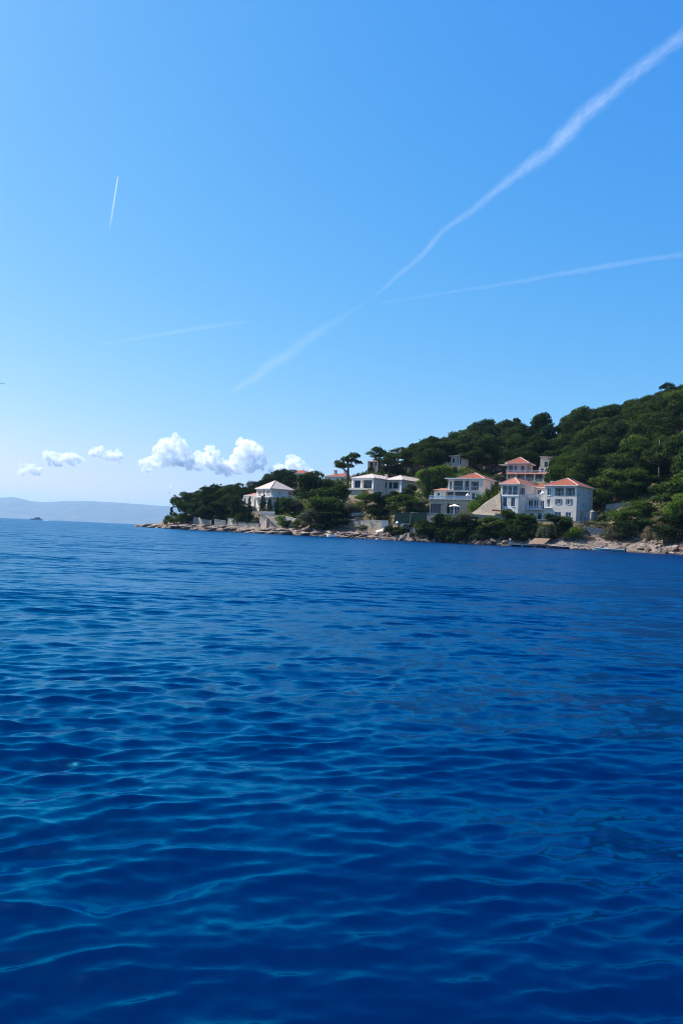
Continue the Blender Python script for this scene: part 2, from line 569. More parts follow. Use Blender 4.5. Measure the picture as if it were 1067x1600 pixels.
def build_sea():
    oy = -1.5
    dense = np.linspace(-math.radians(37), math.radians(37), 540)
    side = np.linspace(math.radians(37), math.radians(100), 40)[1:]
    ang = np.concatenate([-side[::-1], dense, side])
    r = [0.35]
    while r[-1] < 1.3:
        r.append(r[-1] * 1.03)
    while r[-1] < 70:
        r.append(r[-1] * 1.0039)
    while r[-1] < 420:
        r.append(r[-1] * 1.008)
    while r[-1] < 26000:
        r.append(r[-1] * 1.09)
    r[-1] = 26000
    r = np.array(r)
    nr, nc = len(r), len(ang)
    X = r[:, None] * np.sin(ang)[None, :]
    Y = oy + r[:, None] * np.cos(ang)[None, :]
    spacing = np.gradient(r)
    rg = np.random.default_rng(11)
    nw = 130
    lam = np.exp(rg.uniform(math.log(0.034), math.log(2.3), nw))
    main = math.radians(-72)                     # travel direction of the chop
    spread = np.clip(rg.normal(0, 0.50, nw), -1.3, 1.3)
    th = main + spread
    kx, ky = 2 * np.pi / lam * np.cos(th), 2 * np.pi / lam * np.sin(th)
    # slope per component: strongest for 0.5 - 1.6 m chop
    sl = 0.030 * np.exp(-0.5 * (np.log(lam / 0.115) / 0.90) ** 2) + 0.0068
    A = sl * lam / (2 * np.pi)
    ph = rg.uniform(0, 2 * np.pi, nw)
    Z = np.zeros_like(X); DX = np.zeros_like(X); DY = np.zeros_like(X)
    tot = np.sum(sl ** 2)
    lost = np.zeros(nr)
    # gusts: patches of livelier and calmer water
    gust = 1 + 0.30 * np.sin(X * 0.31 + Y * 0.17 + 1.0) * np.sin(Y * 0.23 - X * 0.11) + 0.22 * np.sin(X * 0.9 - Y * 0.7 + np.sin(X * .4)) + 0.16 * np.sin(X * 2.1 + Y * 1.3 + 2 * np.sin(Y * .8))
    for i in range(nw):
        w = np.clip((lam[i] / spacing - 2.5) / 3.0, 0, 1)
        lost += sl[i] ** 2 * (1 - w)
        nz = np.nonzero(w > 0)[0]
        if len(nz) == 0: continue
        k = nz[-1] + 1
        p = kx[i] * X[:k] + ky[i] * Y[:k] + ph[i]
        a = A[i] * w[:k, None] * gust[:k]
        Z[:k] += a * np.cos(p)
        s = a * np.sin(p)
        DX[:k] -= 0.9 * np.cos(th[i]) * s
        DY[:k] -= 0.9 * np.sin(th[i]) * s
    edge = np.clip((np.radians(55) - np.abs(ang)) / 0.3, 0, 1)[None, :]
    V = np.stack([X + DX * edge, Y + DY * edge, Z * edge], axis=-1).reshape(-1, 3)
    me = np_mesh("sea", V, grid_faces(nr, nc), smooth=True)
    at = me.attributes.new("far", 'FLOAT', 'POINT')
    far = np.sqrt(np.clip(lost / tot, 0, 1))
    at.data.foreach_set("value", np.repeat(far[:, None], nc, axis=1).ravel().astype(np.float32))
    # make sure the normals point up
    if me.polygons[len(me.polygons) // 2].normal.z < 0:
        me.flip_normals()
    o = link_mesh("sea", me, water_material())
    tag(o, "deep blue rippled open sea in front of the headland", "sea", kind="structure")


build_sea()

# ------------------------------------------------------------------ headland terrain
# (pixel column, [(depth, height), ...]) from the waterline inland
COLS = [
    (208, [(331, 0), (333, .25), (338, .3), (343, 0), (352, -2), (520, -2)]),
    (225, [(322, 0), (324, .6), (332, .9), (342, .6), (350, -1), (520, -2)]),
    (252, [(307, 0), (309, .8), (316, 1.6), (330, 2.6), (350, 2.5), (375, -1.5), (520, -2)]),
    (300, [(287, 0), (289, .9), (295, 2.0), (303, 3.4), (316, 5.0), (335, 6.0), (380, 5), (430, -1.5), (520, -2)]),
    (380, [(262, 0), (264, .8), (270, 2.0), (276, 3.6), (286, 5.6), (300, 8), (340, 12.5), (400, 11), (470, -1.5), (520, -2)]),
    (430, [(250, 0), (252, .8), (259, 2.0), (264, 3.4), (268, 7.2), (285, 8), (310, 11), (350, 18), (400, 19), (480, 8), (540, -2)]),
    (500, [(236, 0), (238, .8), (243, 2.2), (249, 4.4), (258, 7.5), (275, 10), (300, 15.5), (340, 22), (400, 24), (480, 12), (540, 4)]),
    (580, [(223, 0), (225, .8), (230, 1.6), (234, 4.2), (240, 8), (252, 12), (275, 13.2), (300, 22), (330, 27), (380, 30), (450, 22), (540, 12)]),
    (650, [(212, 0), (214, 1.2), (217, 2.6), (221, 5.0), (226, 9), (236, 12), (255, 15), (280, 23), (310, 30), (360, 34), (440, 30), (540, 20)]),
    (720, [(202, 0), (204, 1.4), (206, 3.0), (209, 6.6), (212, 7.9), (228, 8.6), (240, 16), (260, 23), (300, 33), (350, 39), (420, 38), (540, 30)]),
    (790, [(193, 0), (195, 1.0), (198, 2.6), (202, 5.4), (205, 6.5), (220, 7.6), (232, 16), (245, 18.3), (265, 24), (300, 33), (350, 41), (420, 42), (540, 36)]),
    (850, [(187, 0), (189, .8), (192, 2.0), (197, 5.2), (200, 6.4), (216, 7.2), (225, 14), (240, 18.5), (260, 25), (300, 34), (350, 43), (420, 45), (540, 40)]),
    (915, [(182, 0), (184, .9), (188, 2.2), (194, 4.8), (199, 6.4), (212, 8.5), (225, 14.5), (245, 23), (270, 32), (300, 40), (350, 49), (420, 52), (540, 46)]),
    (970, [(177, 0), (179, .7), (184, 2.3), (190, 5.2), (196, 9.0), (206, 12), (225, 19.5), (250, 30.5), (270, 37.5), (300, 45), (350, 54), (420, 57), (540, 52)]),
    (1067, [(164, 0), (166, .7), (171, 2.2), (178, 5.2), (188, 11), (208, 21), (240, 35), (270, 45), (300, 52), (350, 60), (420, 63), (540, 58)]),
    (1250, [(148, 0), (150, .8), (156, 2.4), (163, 6), (175, 13), (200, 26), (240, 42), (270, 52), (300, 59), (350, 66), (420, 69), (540, 64)]),
    (1650, [(122, 0), (124, .8), (130, 3), (138, 8), (155, 18), (190, 34), (240, 52), (270, 60), (300, 65), (350, 70), (420, 72), (540, 66)]),
]
S_ROWS = np.concatenate([[-9, -5, -2.5, -1.2], np.arange(0, 14, 0.55), np.arange(14, 60, 1.6), np.arange(60, 150, 5), np.arange(150, 360, 15)])
COL_A = np.array([P(u, 845, 100).x / 100 for u, _ in COLS])
COL_D0 = np.array([p[0][0] for _, p in COLS], dtype=float)
COL_Z = np.array([np.interp(S_ROWS, [-9, 0] + [d - p[0][0] for d, z in p[1:]], [-3, -0.02] + [z for d, z in p[1:]]) for _, p in COLS])
PADS = []        # (cx, cy, cos, sin, x0, x1, y0, y1, z): level building plots, in the frame of the house


def smoothcol(a):
    i = np.clip(np.searchsorted(COL_A, a) - 1, 0, len(COL_A) - 2)
    t = np.clip((a - COL_A[i]) / (COL_A[i + 1] - COL_A[i]), 0, 1)
    return i, t


def ground(x, y):
    a = x / y
    i, t = smoothcol(np.array([a]))
    i, t = int(i[0]), float(t[0])
    d0 = COL_D0[i] * (1 - t) + COL_D0[i + 1] * t
    s = y - d0
    z = np.interp(s, S_ROWS, COL_Z[i]) * (1 - t) + np.interp(s, S_ROWS, COL_Z[i + 1]) * t
    for (cx, cy_, c, sn, x0, x1, y0, y1, pz) in PADS:
        lx = (x - cx) * c + (y - cy_) * sn
        ly = -(x - cx) * sn + (y - cy_) * c
        dist = max(x0 - lx, lx - x1, y0 - ly, ly - y1, 0.0)
        if dist < 3.0:
            w = 1 - dist / 3.0
            z = z * (1 - w) + pz * w
    return float(z)


def shore_depth(u):
    a = P(u, 845, 100).x / 100
    i, t = smoothcol(np.array([a]))
    return float(COL_D0[i[0]] * (1 - t[0]) + COL_D0[i[0] + 1] * t[0])


def on_ground(u, d):
    """ground point in pixel column u at depth d"""
    p = P(u, 845, d)
    for _ in range(3):
        z = ground(p.x, d)
        hv = 808.9 + .0465 * u
        v = hv - (z - CAM_H) * F_PX / d
        p = P(u, v, d)
    return Vector((p.x, d, ground(p.x, d)))


def build_land():
    ua = np.concatenate([np.linspace(COL_A[0], P(1090, 845, 100).x / 100, 330), np.linspace(P(1095, 845, 100).x / 100, COL_A[-1], 70)])
    rows = []
    for s in S_ROWS:
        row = []
        for a in ua:
            i, t = smoothcol(np.array([a]))
            d0 = COL_D0[i[0]] * (1 - t[0]) + COL_D0[i[0] + 1] * t[0]
            d = d0 + s
            if -2 < s < 14:                       # wavy, ledgy waterline
                d += 1.6 * mnoise.noise(Vector((a * d0 * 0.16, 3.1, 0))) * max(0, 1 - s / 14)
            x = a * d
            z = ground(x, d0 + s if -2 < s < 14 else d)
            if s >= 0:
                near = max(0.0, 1 - s / 16)
                z += (0.55 * near + 0.25) * mnoise.fractal(Vector((x * 0.35, d * 0.35, 0)), 0.8, 2.1, 4) * min(1, s / 1.5 + .15)
                if s < 9:                        # limestone beds step up from the sea
                    q = 0.55
                    st = math.floor(z / q) * q + q * min(1, ((z / q) % 1) * 3.0)
                    z = z * 0.35 + st * 0.65
            row.append((x, d, z))
        rows.append(row)
    V = np.array(rows).reshape(-1, 3)
    me = np_mesh("headland", V, grid_faces(len(S_ROWS), len(ua)), smooth=False)
    o = link_mesh("headland_ground", me, land_material())
    tag(o, "rocky headland rising from the sea to a wooded hill", "terrain", kind="structure")


# ------------------------------------------------------------------ houses
class House:
    def __init__(self, name, label, u, v, d, yaw_deg, cat="house", group=None, pad=None):
        self.B = P(u, v, d)
        self.yaw = math.radians(yaw_deg)
        self.root = empty(name, self.B, self.yaw, label, cat, group)
        if pad:
            x0, x1, y0, y1 = pad
            PADS.append((self.B.x, self.B.y, math.cos(self.yaw), math.sin(self.yaw), x0, x1, y0, y1, self.B.z - 0.1))

    def pt(self, side, blk, s, z, dep):
        x0, y0, w, dp = blk
        if side == 'F': return (x0 + s, y0 + dep, z)
        if side == 'R': return (x0 + w - dep, y0 + s, z)
        if side == 'L': return (x0 + dep, y0 + s, z)
        return (x0 + s, y0 + dp - dep, z)

    def block(self, x0, y0, w, dp, z0, z1, mat, openings=None, name="wall", foot=1.5, frame='frame'):
        openings = openings or {}
        blk = (x0, y0, w, dp)
        mb = MB()
        zb = z0 - foot
        for side in 'FRLB':
            length = w if side in 'FB' else dp
            ops = openings.get(side, [])
            xs = sorted({0, length} | {o[0] for o in ops} | {o[1] for o in ops})
            zs = sorted({zb, z1} | {o[2] for o in ops} | {o[3] for o in ops})
            for i in range(len(xs) - 1):
                for j in range(len(zs) - 1):
                    cx, cz = (xs[i] + xs[i + 1]) / 2, (zs[j] + zs[j + 1]) / 2
                    if any(o[0] < cx < o[1] and o[2] < cz < o[3] for o in ops):
                        continue
                    mb.quad(self.pt(side, blk, xs[i], zs[j], 0), self.pt(side, blk, xs[i + 1], zs[j], 0),
                            self.pt(side, blk, xs[i + 1], zs[j + 1], 0), self.pt(side, blk, xs[i], zs[j + 1], 0))
            for o in ops:
                a, b, c, e, kind = o[:5]
                dep = 1.7 if kind == 'l' else 0.32
                q = [(a, c), (b, c), (b, e), (a, e)]
                for k in range(4):
                    (s0, h0), (s1, h1) = q[k], q[(k + 1) % 4]
                    mb.quad(self.pt(side, blk, s0, h0, 0), self.pt(side, blk, s1, h1, 0),
                            self.pt(side, blk, s1, h1, dep), self.pt(side, blk, s0, h0, dep))
                if kind == 'l':
                    mb.quad(*[self.pt(side, blk, s_, h_, dep) for s_, h_ in q])
                    self.loggia(side, blk, a, b, c, e, o[5] if len(o) > 5 else 2)
                else:
                    self.window(side, blk, a, b, c, e, kind, o[5] if len(o) > 5 else 2, frame)
        mb.quad((x0, y0, z1), (x0 + w, y0, z1), (x0 + w, y0 + dp, z1), (x0, y0 + dp, z1))
        return mb.build(name, M[mat], self.root)

    def sbox(self, mb, side, blk, s0, s1, z0, z1, d0, d1):
        a = self.pt(side, blk, s0, z0, d0)
        b = self.pt(side, blk, s1, z1, d1)
        lo = [min(a[k], b[k]) for k in range(3)]
        hi = [max(a[k], b[k]) for k in range(3)]
        mb.box(lo[0], hi[0], lo[1], hi[1], lo[2], hi[2])

    def window(self, side, blk, a, b, c, e, kind, panes=2, frame='frame'):
        fr = MB()
        t = 0.09
        for (s0, s1, z0, z1) in ((a, b, c, c + t), (a, b, e - t, e), (a, a + t, c + t, e - t), (b - t, b, c + t, e - t)):
            self.sbox(fr, side, blk, s0, s1, z0, z1, 0.10, 0.24)
        for k in range(1, panes):
            s = a + (b - a) * k / panes
            self.sbox(fr, side, blk, s - 0.045, s + 0.045, c + t, e - t, 0.11, 0.23)
        nm = "door" if kind == 'd' else "window"
        o = fr.build(nm, M['blue' if kind == 'b' else frame], self.root)
        gl = MB()
        self.sbox(gl, side, blk, a + t, b - t, c + t, e - t, 0.16, 0.19)
        gl.build("leaf" if kind == 'd' else "pane", M['blue_pale' if kind == 'd' else 'glass'], o)
        if kind == 's':                          # open shutters beside the window
            w = (b - a) / 2
            for s0 in (a - w - .02, b + .02):
                sh = MB()
                self.sbox(sh, side, blk, s0, s0 + w, c - .02, e + .02, -0.06, -0.015)
                sh.build("shutter", M['blue_pale'], o)
        if kind in 'bws' and c > 0.5:
            si = MB()
            self.sbox(si, side, blk, a - .08, b + .08, c - .1, c - .012, -0.07, 0.1)
            si.build("sill", M['frame'], o)

    def loggia(self, side, blk, a, b, c, e, bays):
        gl = MB()
        self.sbox(gl, side, blk, a + .25, b - .25, c + .03, e - .35, 1.62, 1.66)
        fr = MB()
        n = bays + 1
        for k in range(n + 1):
            s = a + .25 + (b - a - .5) * k / n
            self.sbox(fr, side, blk, s - .05, s + .05, c + .03, e - .35, 1.56, 1.615)
        o = fr.build("glass_door", M['frame'], self.root)
        gl.build("pane", M['glass'], o)
        for k in range(1, bays):
            s = a + (b - a) * k / bays
            po = MB()
            self.sbox(po, side, blk, s - .11, s + .11, c, e, 0.04, 0.28)
            po.build("post", M['frame'], self.root)
        rail = MB()
        self.sbox(rail, side, blk, a, b, c + .92, c + .98, 0.1, 0.16)
        k = a + .12
        while k < b:
            self.sbox(rail, side, blk, k - .015, k + .015, c, c + .92, 0.115, 0.145)
            k += .45
        rail.build("railing", M['frame'], self.root)

    def hip(self, x0, x1, y0, y1, z, h, mat, over=0.5, ridge=None, caps=True):
        x0 -= over; x1 += over; y0 -= over; y1 += over
        w, d = x1 - x0, y1 - y0
        cx, cy_ = (x0 + x1) / 2, (y0 + y1) / 2
        if ridge is None: ridge = max(0.05, abs(w - d) * 0.9)
        if w >= d:
            r0, r1 = (cx - ridge / 2, cy_, z + h), (cx + ridge / 2, cy_, z + h)
        else:
            r0, r1 = (cx, cy_ - ridge / 2, z + h), (cx, cy_ + ridge / 2, z + h)
        A, B_, C, D = (x0, y0, z), (x1, y0, z), (x1, y1, z), (x0, y1, z)
        e = 0.16
        lo = [(p[0], p[1], z - e) for p in (A, B_, C, D)]
        mb = MB()
        if w >= d:
            mb.add([A, B_, C, D, r0, r1], [(0, 1, 5, 4), (1, 2, 5), (2, 3, 4, 5), (3, 0, 4)])
            hips = [(A, r0), (D, r0), (B_, r1), (C, r1), (r0, r1)]
        else:
            mb.add([A, B_, C, D, r0, r1], [(0, 1, 4), (1, 2, 5, 4), (2, 3, 5), (3, 0, 4, 5)])
            hips = [(A, r0), (B_, r0), (C, r1), (D, r1), (r0, r1)]
        o = mb.build("roof", M[mat], self.root)
        ea = MB()
        ea.add([(p[0], p[1], z - 0.003) for p in (A, B_, C, D)] + lo, [(0, 1, 5, 4), (1, 2, 6, 5), (2, 3, 7, 6), (3, 0, 4, 7), (4, 5, 6, 7)])
        ea.build("eave", M['frame'], o)
        if caps:
            for p, q in hips:
                if (Vector(p) - Vector(q)).length < 0.3: continue
                MB().tube([p, q], 0.13, 6).build("ridge_cap", M['ridge'], o)
        return o

    def part(self, name, mat, *boxes, parent=None):
        mb = MB()
        for b in boxes: mb.box(*b)
        return mb.build(name, M[mat], parent or self.root)

    def railing(self, x0, x1, y, z, mat='frame', h=1.0, step=0.28, solid=False):
        mb = MB()
        mb.box(x0, x1, y - .05, y + .05, z + h - .08, z + h)
        k = x0 + .06
        while k < x1:
            mb.box(k - .035, k + .035, y - .03, y + .03, z, z + h - .08)
            k += step
        mb.build("balustrade", M[mat], self.root)

    def column(self, x, y, z0, z1, r=.17, mat='frame'):
        mb = MB()
        mb.tube([(x, y, z0), (x, y, z1)], r, 10)
        mb.box(x - r * 1.35, x + r * 1.35, y - r * 1.35, y + r * 1.35, z1 - .14, z1)
        mb.box(x - r * 1.35, x + r * 1.35, y - r * 1.35, y + r * 1.35, z0, z0 + .12)
        mb.build("column", M[mat], self.root)

    def chimney(self, x, y, z0, z1, mat='plaster', s=.35):
        mb = MB()
        mb.box(x - s, x + s, y - s, y + s, z0, z1)
        mb.box(x - s - .1, x + s + .1, y - s - .1, y + s + .1, z1, z1 + .12)
        mb.build("chimney", M[mat], self.root)


YAW_A = -36.87


def villa_white():
    h = House("villa", "white two-winged villa with red tiled hip roofs and shaded loggias above the scree", 780, 813, 207, YAW_A, "villa", pad=(-1, 22, -1.5, 17))
    h.block(0, 0, 5.0, 12, 0, 9.5, 'plaster', {
        'F': [(.55, 4.6, 6.75, 8.9, 'l', 3), (.8, 1.85, 3.7, 6.0, 'b', 2), (3.0, 4.05, 3.7, 6.0, 'b', 2), (1.3, 3.7, 0, 2.9, 'l', 1)],
        'R': [(.8, 3.9, 6.8, 8.8, 'w', 3)]})
    arch = MB()
    n = 14
    for k in range(n):
        a0, a1 = math.pi * k / n, math.pi * (k + 1) / n
        for (ra, rb) in ((1.25, 1.6),):
            pts = [(2.5 + r_ * math.cos(t_), y_, 1.9 + r_ * math.sin(t_)) for t_ in (a0, a1) for r_ in (ra, rb) for y_ in (-.12, -.004)]
            arch.add(pts, [(0, 2, 6, 4), (2, 3, 7, 6), (0, 4, 5, 1), (1, 5, 7, 3)])
    arch.box(.9, 1.25, -.12, -.004, 0, 1.9)
    arch.box(3.75, 4.1, -.12, -.004, 0, 1.9)
    arch.build("arch", M['frame'], h.root)
    h.part("cornice", 'frame', (-.06, 5.06, -.1, -.004, 6.28, 6.5))
    h.hip(0, 5, 0, 12, 9.5, 1.9, 'roof_pink')
    # two-storey infill with a terrace
    h.block(5.004, 5.5, 5.0, 7, 0, 6.2, 'plaster', {
        'F': [(.35, 1.6, 3.6, 5.7, 'w', 2), (1.85, 3.1, 3.6, 5.7, 'w', 2), (3.6, 4.7, 3.3, 5.6, 'w', 2), (.8, 1.9, .9, 2.2, 'b', 2), (3.0, 4.1, .1, 2.3, 'b', 2)]})
    h.railing(5.1, 9.95, 5.62, 6.2)
    h.part("balcony", 'frame', (5.3, 9.6, 4.5, 5.49, 3.05, 3.22))
    h.railing(5.35, 9.55, 4.6, 3.22, h=.95)
    h.block(5.004, 9.8, 4.99, 2.8, 6.204, 9.3, 'plaster', {'F': [(.9, 1.9, 6.4, 8.7, 'w', 2), (2.8, 3.8, 6.4, 8.7, 'w', 2)]}, foot=0)
    h.hip(4.6, 10.4, 9.6, 13, 9.32, 1.1, 'roof_red', over=.3, caps=False)
    # right wing
    h.block(10.0, 5, 8.4, 11.6, 0, 9.5, 'plaster', {
        'F': [(.6, 1.5, 6.9, 8.8, 'w', 2), (2.6, 4.95, 6.9, 8.95, 'l', 1), (5.45, 7.8, 6.9, 8.95, 'l', 1),
              (3.25, 4.1, 4.75, 6.05, 's', 2), (6.0, 6.85, 4.75, 6.05, 's', 2), (.6, 1.5, 3.9, 6.0, 'w', 2),
              (.5, 1.5, .3, 2.5, 'd', 2), (2.7, 4.5, .9, 2.7, 'd', 2), (5.7, 7.1, .9, 2.7, 'd', 2)],
        'R': [(1.0, 2.1, 6.9, 7.9, 'w', 2), (8, 9.2, 7.6, 8.7, 'w', 2), (4.6, 5.5, 4.2, 5.4, 'w', 2)]})
    h.part("balcony", 'frame', (10.2, 12.0, 4.1, 4.99, 3.6, 3.76))
    h.railing(10.25, 11.95, 4.2, 3.76, h=.95)
    h.hip(10, 18.4, 5, 16.6, 9.5, 2.2, 'roof_red', ridge=3.2)
    h.chimney(9.3, 11.2, 9.4, 11.0)
    # stone store room beside the right wing
    h.block(18.404, 7.7, 3.1, 4, -.4, 3.1, 'stone_pale', {'F': [(.95, 2.25, -.35, 1.95, 'd', 2)]})
    h.part("coping", 'concrete', (18.41, 21.65, 7.55, 11.8, 3.105, 3.22))


def villa_grey():
    h = House("villa", "three-storey villa with stone base, white awning and glazed terrace", 670.5, 802.5, 219, -30, "villa", pad=(-1, 15.5, -1, 13))
    h.block(0, 0, 12.2, 9, 0, 3.9, 'stone_tan', {'F': [(.3, 3.4, .05, 2.7, 'w', 3), (5.5, 8.6, .05, 2.8, 'l', 2)]}, frame='frame_dark')
    h.part("terrace_slab", 'concrete', (-.3, 12.5, -.4, 3.2, 3.905, 4.08))
    gb = h.part("glass_balustrade", 'glass_clear', (-.2, 12.3, -.32, -.30, 4.08, 4.95))
    h.part("handrail", 'frame', (-.2, 12.35, -.35, -.27, 4.955, 5.02), parent=gb)
    h.block(0.02, 2.6, 3.6, 6.3, 4.085, 6.5, 'plaster', {'F': [(.9, 1.9, 4.95, 6.0, 'w', 1)]}, foot=0)
    mb = MB()
    mb.add([(-.4, 2.2, 6.52), (3.6, 2.2, 6.52), (4.4, 9, 7.5), (-.4, 9, 7.5), (-.4, 2.2, 6.66), (3.6, 2.2, 6.66), (4.4, 9, 7.64), (-.4, 9, 7.64)],
           [(0, 3, 2, 1), (4, 5, 6, 7), (0, 1, 5, 4), (1, 2, 6, 5), (2, 3, 7, 6), (3, 0, 4, 7)])
    mb.build("lean_to_roof", M['roof_pink'], h.root)
    h.block(3.63, 3.4, 7.0, 5.6, 4.085, 6.62, 'plaster_grey', {'F': [(.2, 1.9, 4.15, 6.3, 'w', 2), (2.3, 6.8, 4.15, 6.3, 'w', 5)]}, foot=0, frame='frame_dark')
    h.part("awning", 'white_cloth', (2.2, 11.0, .9, 3.38, 6.32, 6.42))
    for x in (2.5, 6.5, 10.6):
        h.part("awning_post", 'frame', (x - .05, x + .05, .95, 1.05, 4.085, 6.315))
    h.block(4.2, 2.4, 6.43, 8.6, 6.625, 9.75, 'plaster', {'F': [(.5, 1.0, 6.9, 9.1, 'w', 1), (1.7, 4.2, 6.75, 9.3, 'w', 3), (4.9, 6.0, 6.75, 9.3, 'w', 2)]}, foot=0, frame='frame_dark')
    h.part("balcony", 'concrete', (4.2, 10.6, .95, 2.39, 6.47, 6.62))
    h.railing(4.25, 10.55, 1.05, 6.62, 'steel', h=.95, step=.6)
    h.part("canopy", 'frame', (3.6, 10.2, 1.0, 6.0, 9.76, 9.98))
    h.block(10.64, 2.0, 3.7, 9.5, 0, 9.75, 'plaster_warm', {
        'F': [(.3, 2.5, 6.8, 9.1, 'l', 1), (.6, 1.6, 4.2, 6.1, 'w', 1)], 'R': [(6.4, 7.1, 7.4, 8.9, 'w', 1), (2, 2.8, 4.2, 5.6, 'w', 1)]})
    h.hip(7.2, 14.3, 2.3, 11.4, 9.99, 1.75, 'roof_red', ridge=3.0)


def villa_pale():
    h = House("villa", "long pale villa with low faded roof and stepped front behind garden trees", 550, 781, 263, YAW_A, "villa", pad=(-3, 14, -3, 20))
    h.block(0, 0, 8, 14, 0, 6.6, 'plaster_warm', {'F': [(.7, 2.9, 3.6, 5.85, 'b', 2), (4.2, 7.3, 3.4, 5.9, 'w', 2)], 'R': [(6.4, 7.3, 4, 5.8, 'w', 1)]}, frame='frame_dark')
    for x0, x1 in ((-.25, .3), (3.2, 3.7), (7.55, 8.1)):
        h.part("corner_pier", 'frame', (x0, x1, -.3, -.01, 3.5, 5.99))
    h.part("fascia", 'frame', (-.25, 8.1, -.35, -.012, 6.0, 6.44))
    h.block(-2.6, -3.2, 8.4, 3.19, 0, 2.8, 'ochre', {'F': [(.5, 3.6, .4, 2.3, 'w', 2)]}, frame='frame_dark')
    h.part("terrace_slab", 'plaster', (-2.9, 8.2, -3.5, -.36, 2.805, 3.0))
    h.part("parapet", 'plaster', (-2.85, 8.1, -3.45, -3.25, 3.005, 3.3))
    h.block(8.004, 7, 5.8, 15.5, 0, 6.6, 'plaster_warm', {'F': [(1.0, 2.2, 3.9, 5.8, 'w', 1), (2.5, 4.4, 3.9, 5.8, 'w', 2)]}, frame='frame_dark')
    h.part("corner_pier", 'frame', (13.3, 13.85, 6.7, 6.99, 2.0, 6.4))
    h.hip(0, 8, 0, 14, 6.62, 1.55, 'roof_pale', over=.6)
    h.hip(8.0, 13.8, 7, 22.5, 6.605, 1.6, 'roof_pale', over=.6)
    h.chimney(6.5, 9, 7.2, 8.2)
    h.root.scale = (1.05, 1.05, 1.10)


def house_pyramid():
    h = House("house", "white house with pale pyramid roof and wraparound balcony behind cypresses", 399.5, 799, 281, -53.13, "house", pad=(-7, 11, -3, 11))
    h.block(0, 0, 9.6, 9, 0, 8.0, 'plaster', {
        'F': [(1.0, 3.2, 5.3, 7.3, 'l', 1), (4.2, 5.6, 5.25, 7.5, 'w', 2), (6.6, 8.9, 5.25, 7.3, 'l', 1), (7.9, 9.1, 1.2, 3.6, 'b', 2), (3, 4.6, 1.2, 3.2, 'w', 2)],
        'R': [(7.0, 8.5, 5.3, 7.4, 'b', 2), (3.0, 3.7, 6.2, 6.9, 'w', 1), (1.4, 2.8, 1.2, 3.4, 'w', 2), (5.6, 7.0, 1.2, 3.4, 'w', 2)]})
    h.part("balcony", 'frame', (-.3, 10.5, -1.0, -.004, 4.85, 5.05), (9.604, 10.5, -.003, 9.2, 4.85, 5.05))
    h.railing(-.25, 10.45, -.92, 5.05, h=.9, step=.4)
    mb = MB()
    mb.box(10.38, 10.46, -.85, 9.2, 5.87, 5.95)
    k = -.8
    while k < 9.2:
        mb.box(10.39, 10.45, k, k + .05, 5.05, 5.87); k += .4
    mb.build("balustrade", M['frame'], h.root)
    h.hip(0, 9.6, 0, 9, 8.0, 3.1, 'roof_pale', over=.55, ridge=.3)
    h2 = House("house", "small grey flat-roofed house beside the pyramid-roofed white house", 379, 800, 286, -45, "house", pad=(-1, 7, -2, 7))
    h2.block(0, 0, 6.4, 7, -1.2, 5.6, 'plaster_grey', {'F': [(.5, 1.6, 3.4, 5.0, 'w', 1), (4.2, 5.4, -.6, 1.6, 'b', 2)], 'R': [(2, 3, 3.2, 4.6, 'w', 1)]})
    h2.part("terrace_slab", 'plaster', (-.5, 7.4, -2.6, -.004, 1.9, 2.15))
    h2.part("terrace_pier", 'plaster', (-.4, 0.1, -2.5, -2.1, -1.8, 1.895), (6.7, 7.2, -2.5, -2.1, -1.8, 1.895))
    h2.railing(-.4, 7.3, -2.5, 2.15, 'steel', h=.9, step=.5)
    h2.hip(-3, 3.4, 3, 9, 6.2, 1.2, 'roof_pink', over=.3, caps=False)
    h2.block(-2.9, 3.1, 6.2, 5.8, 5.604, 6.1, 'plaster_warm', foot=0)


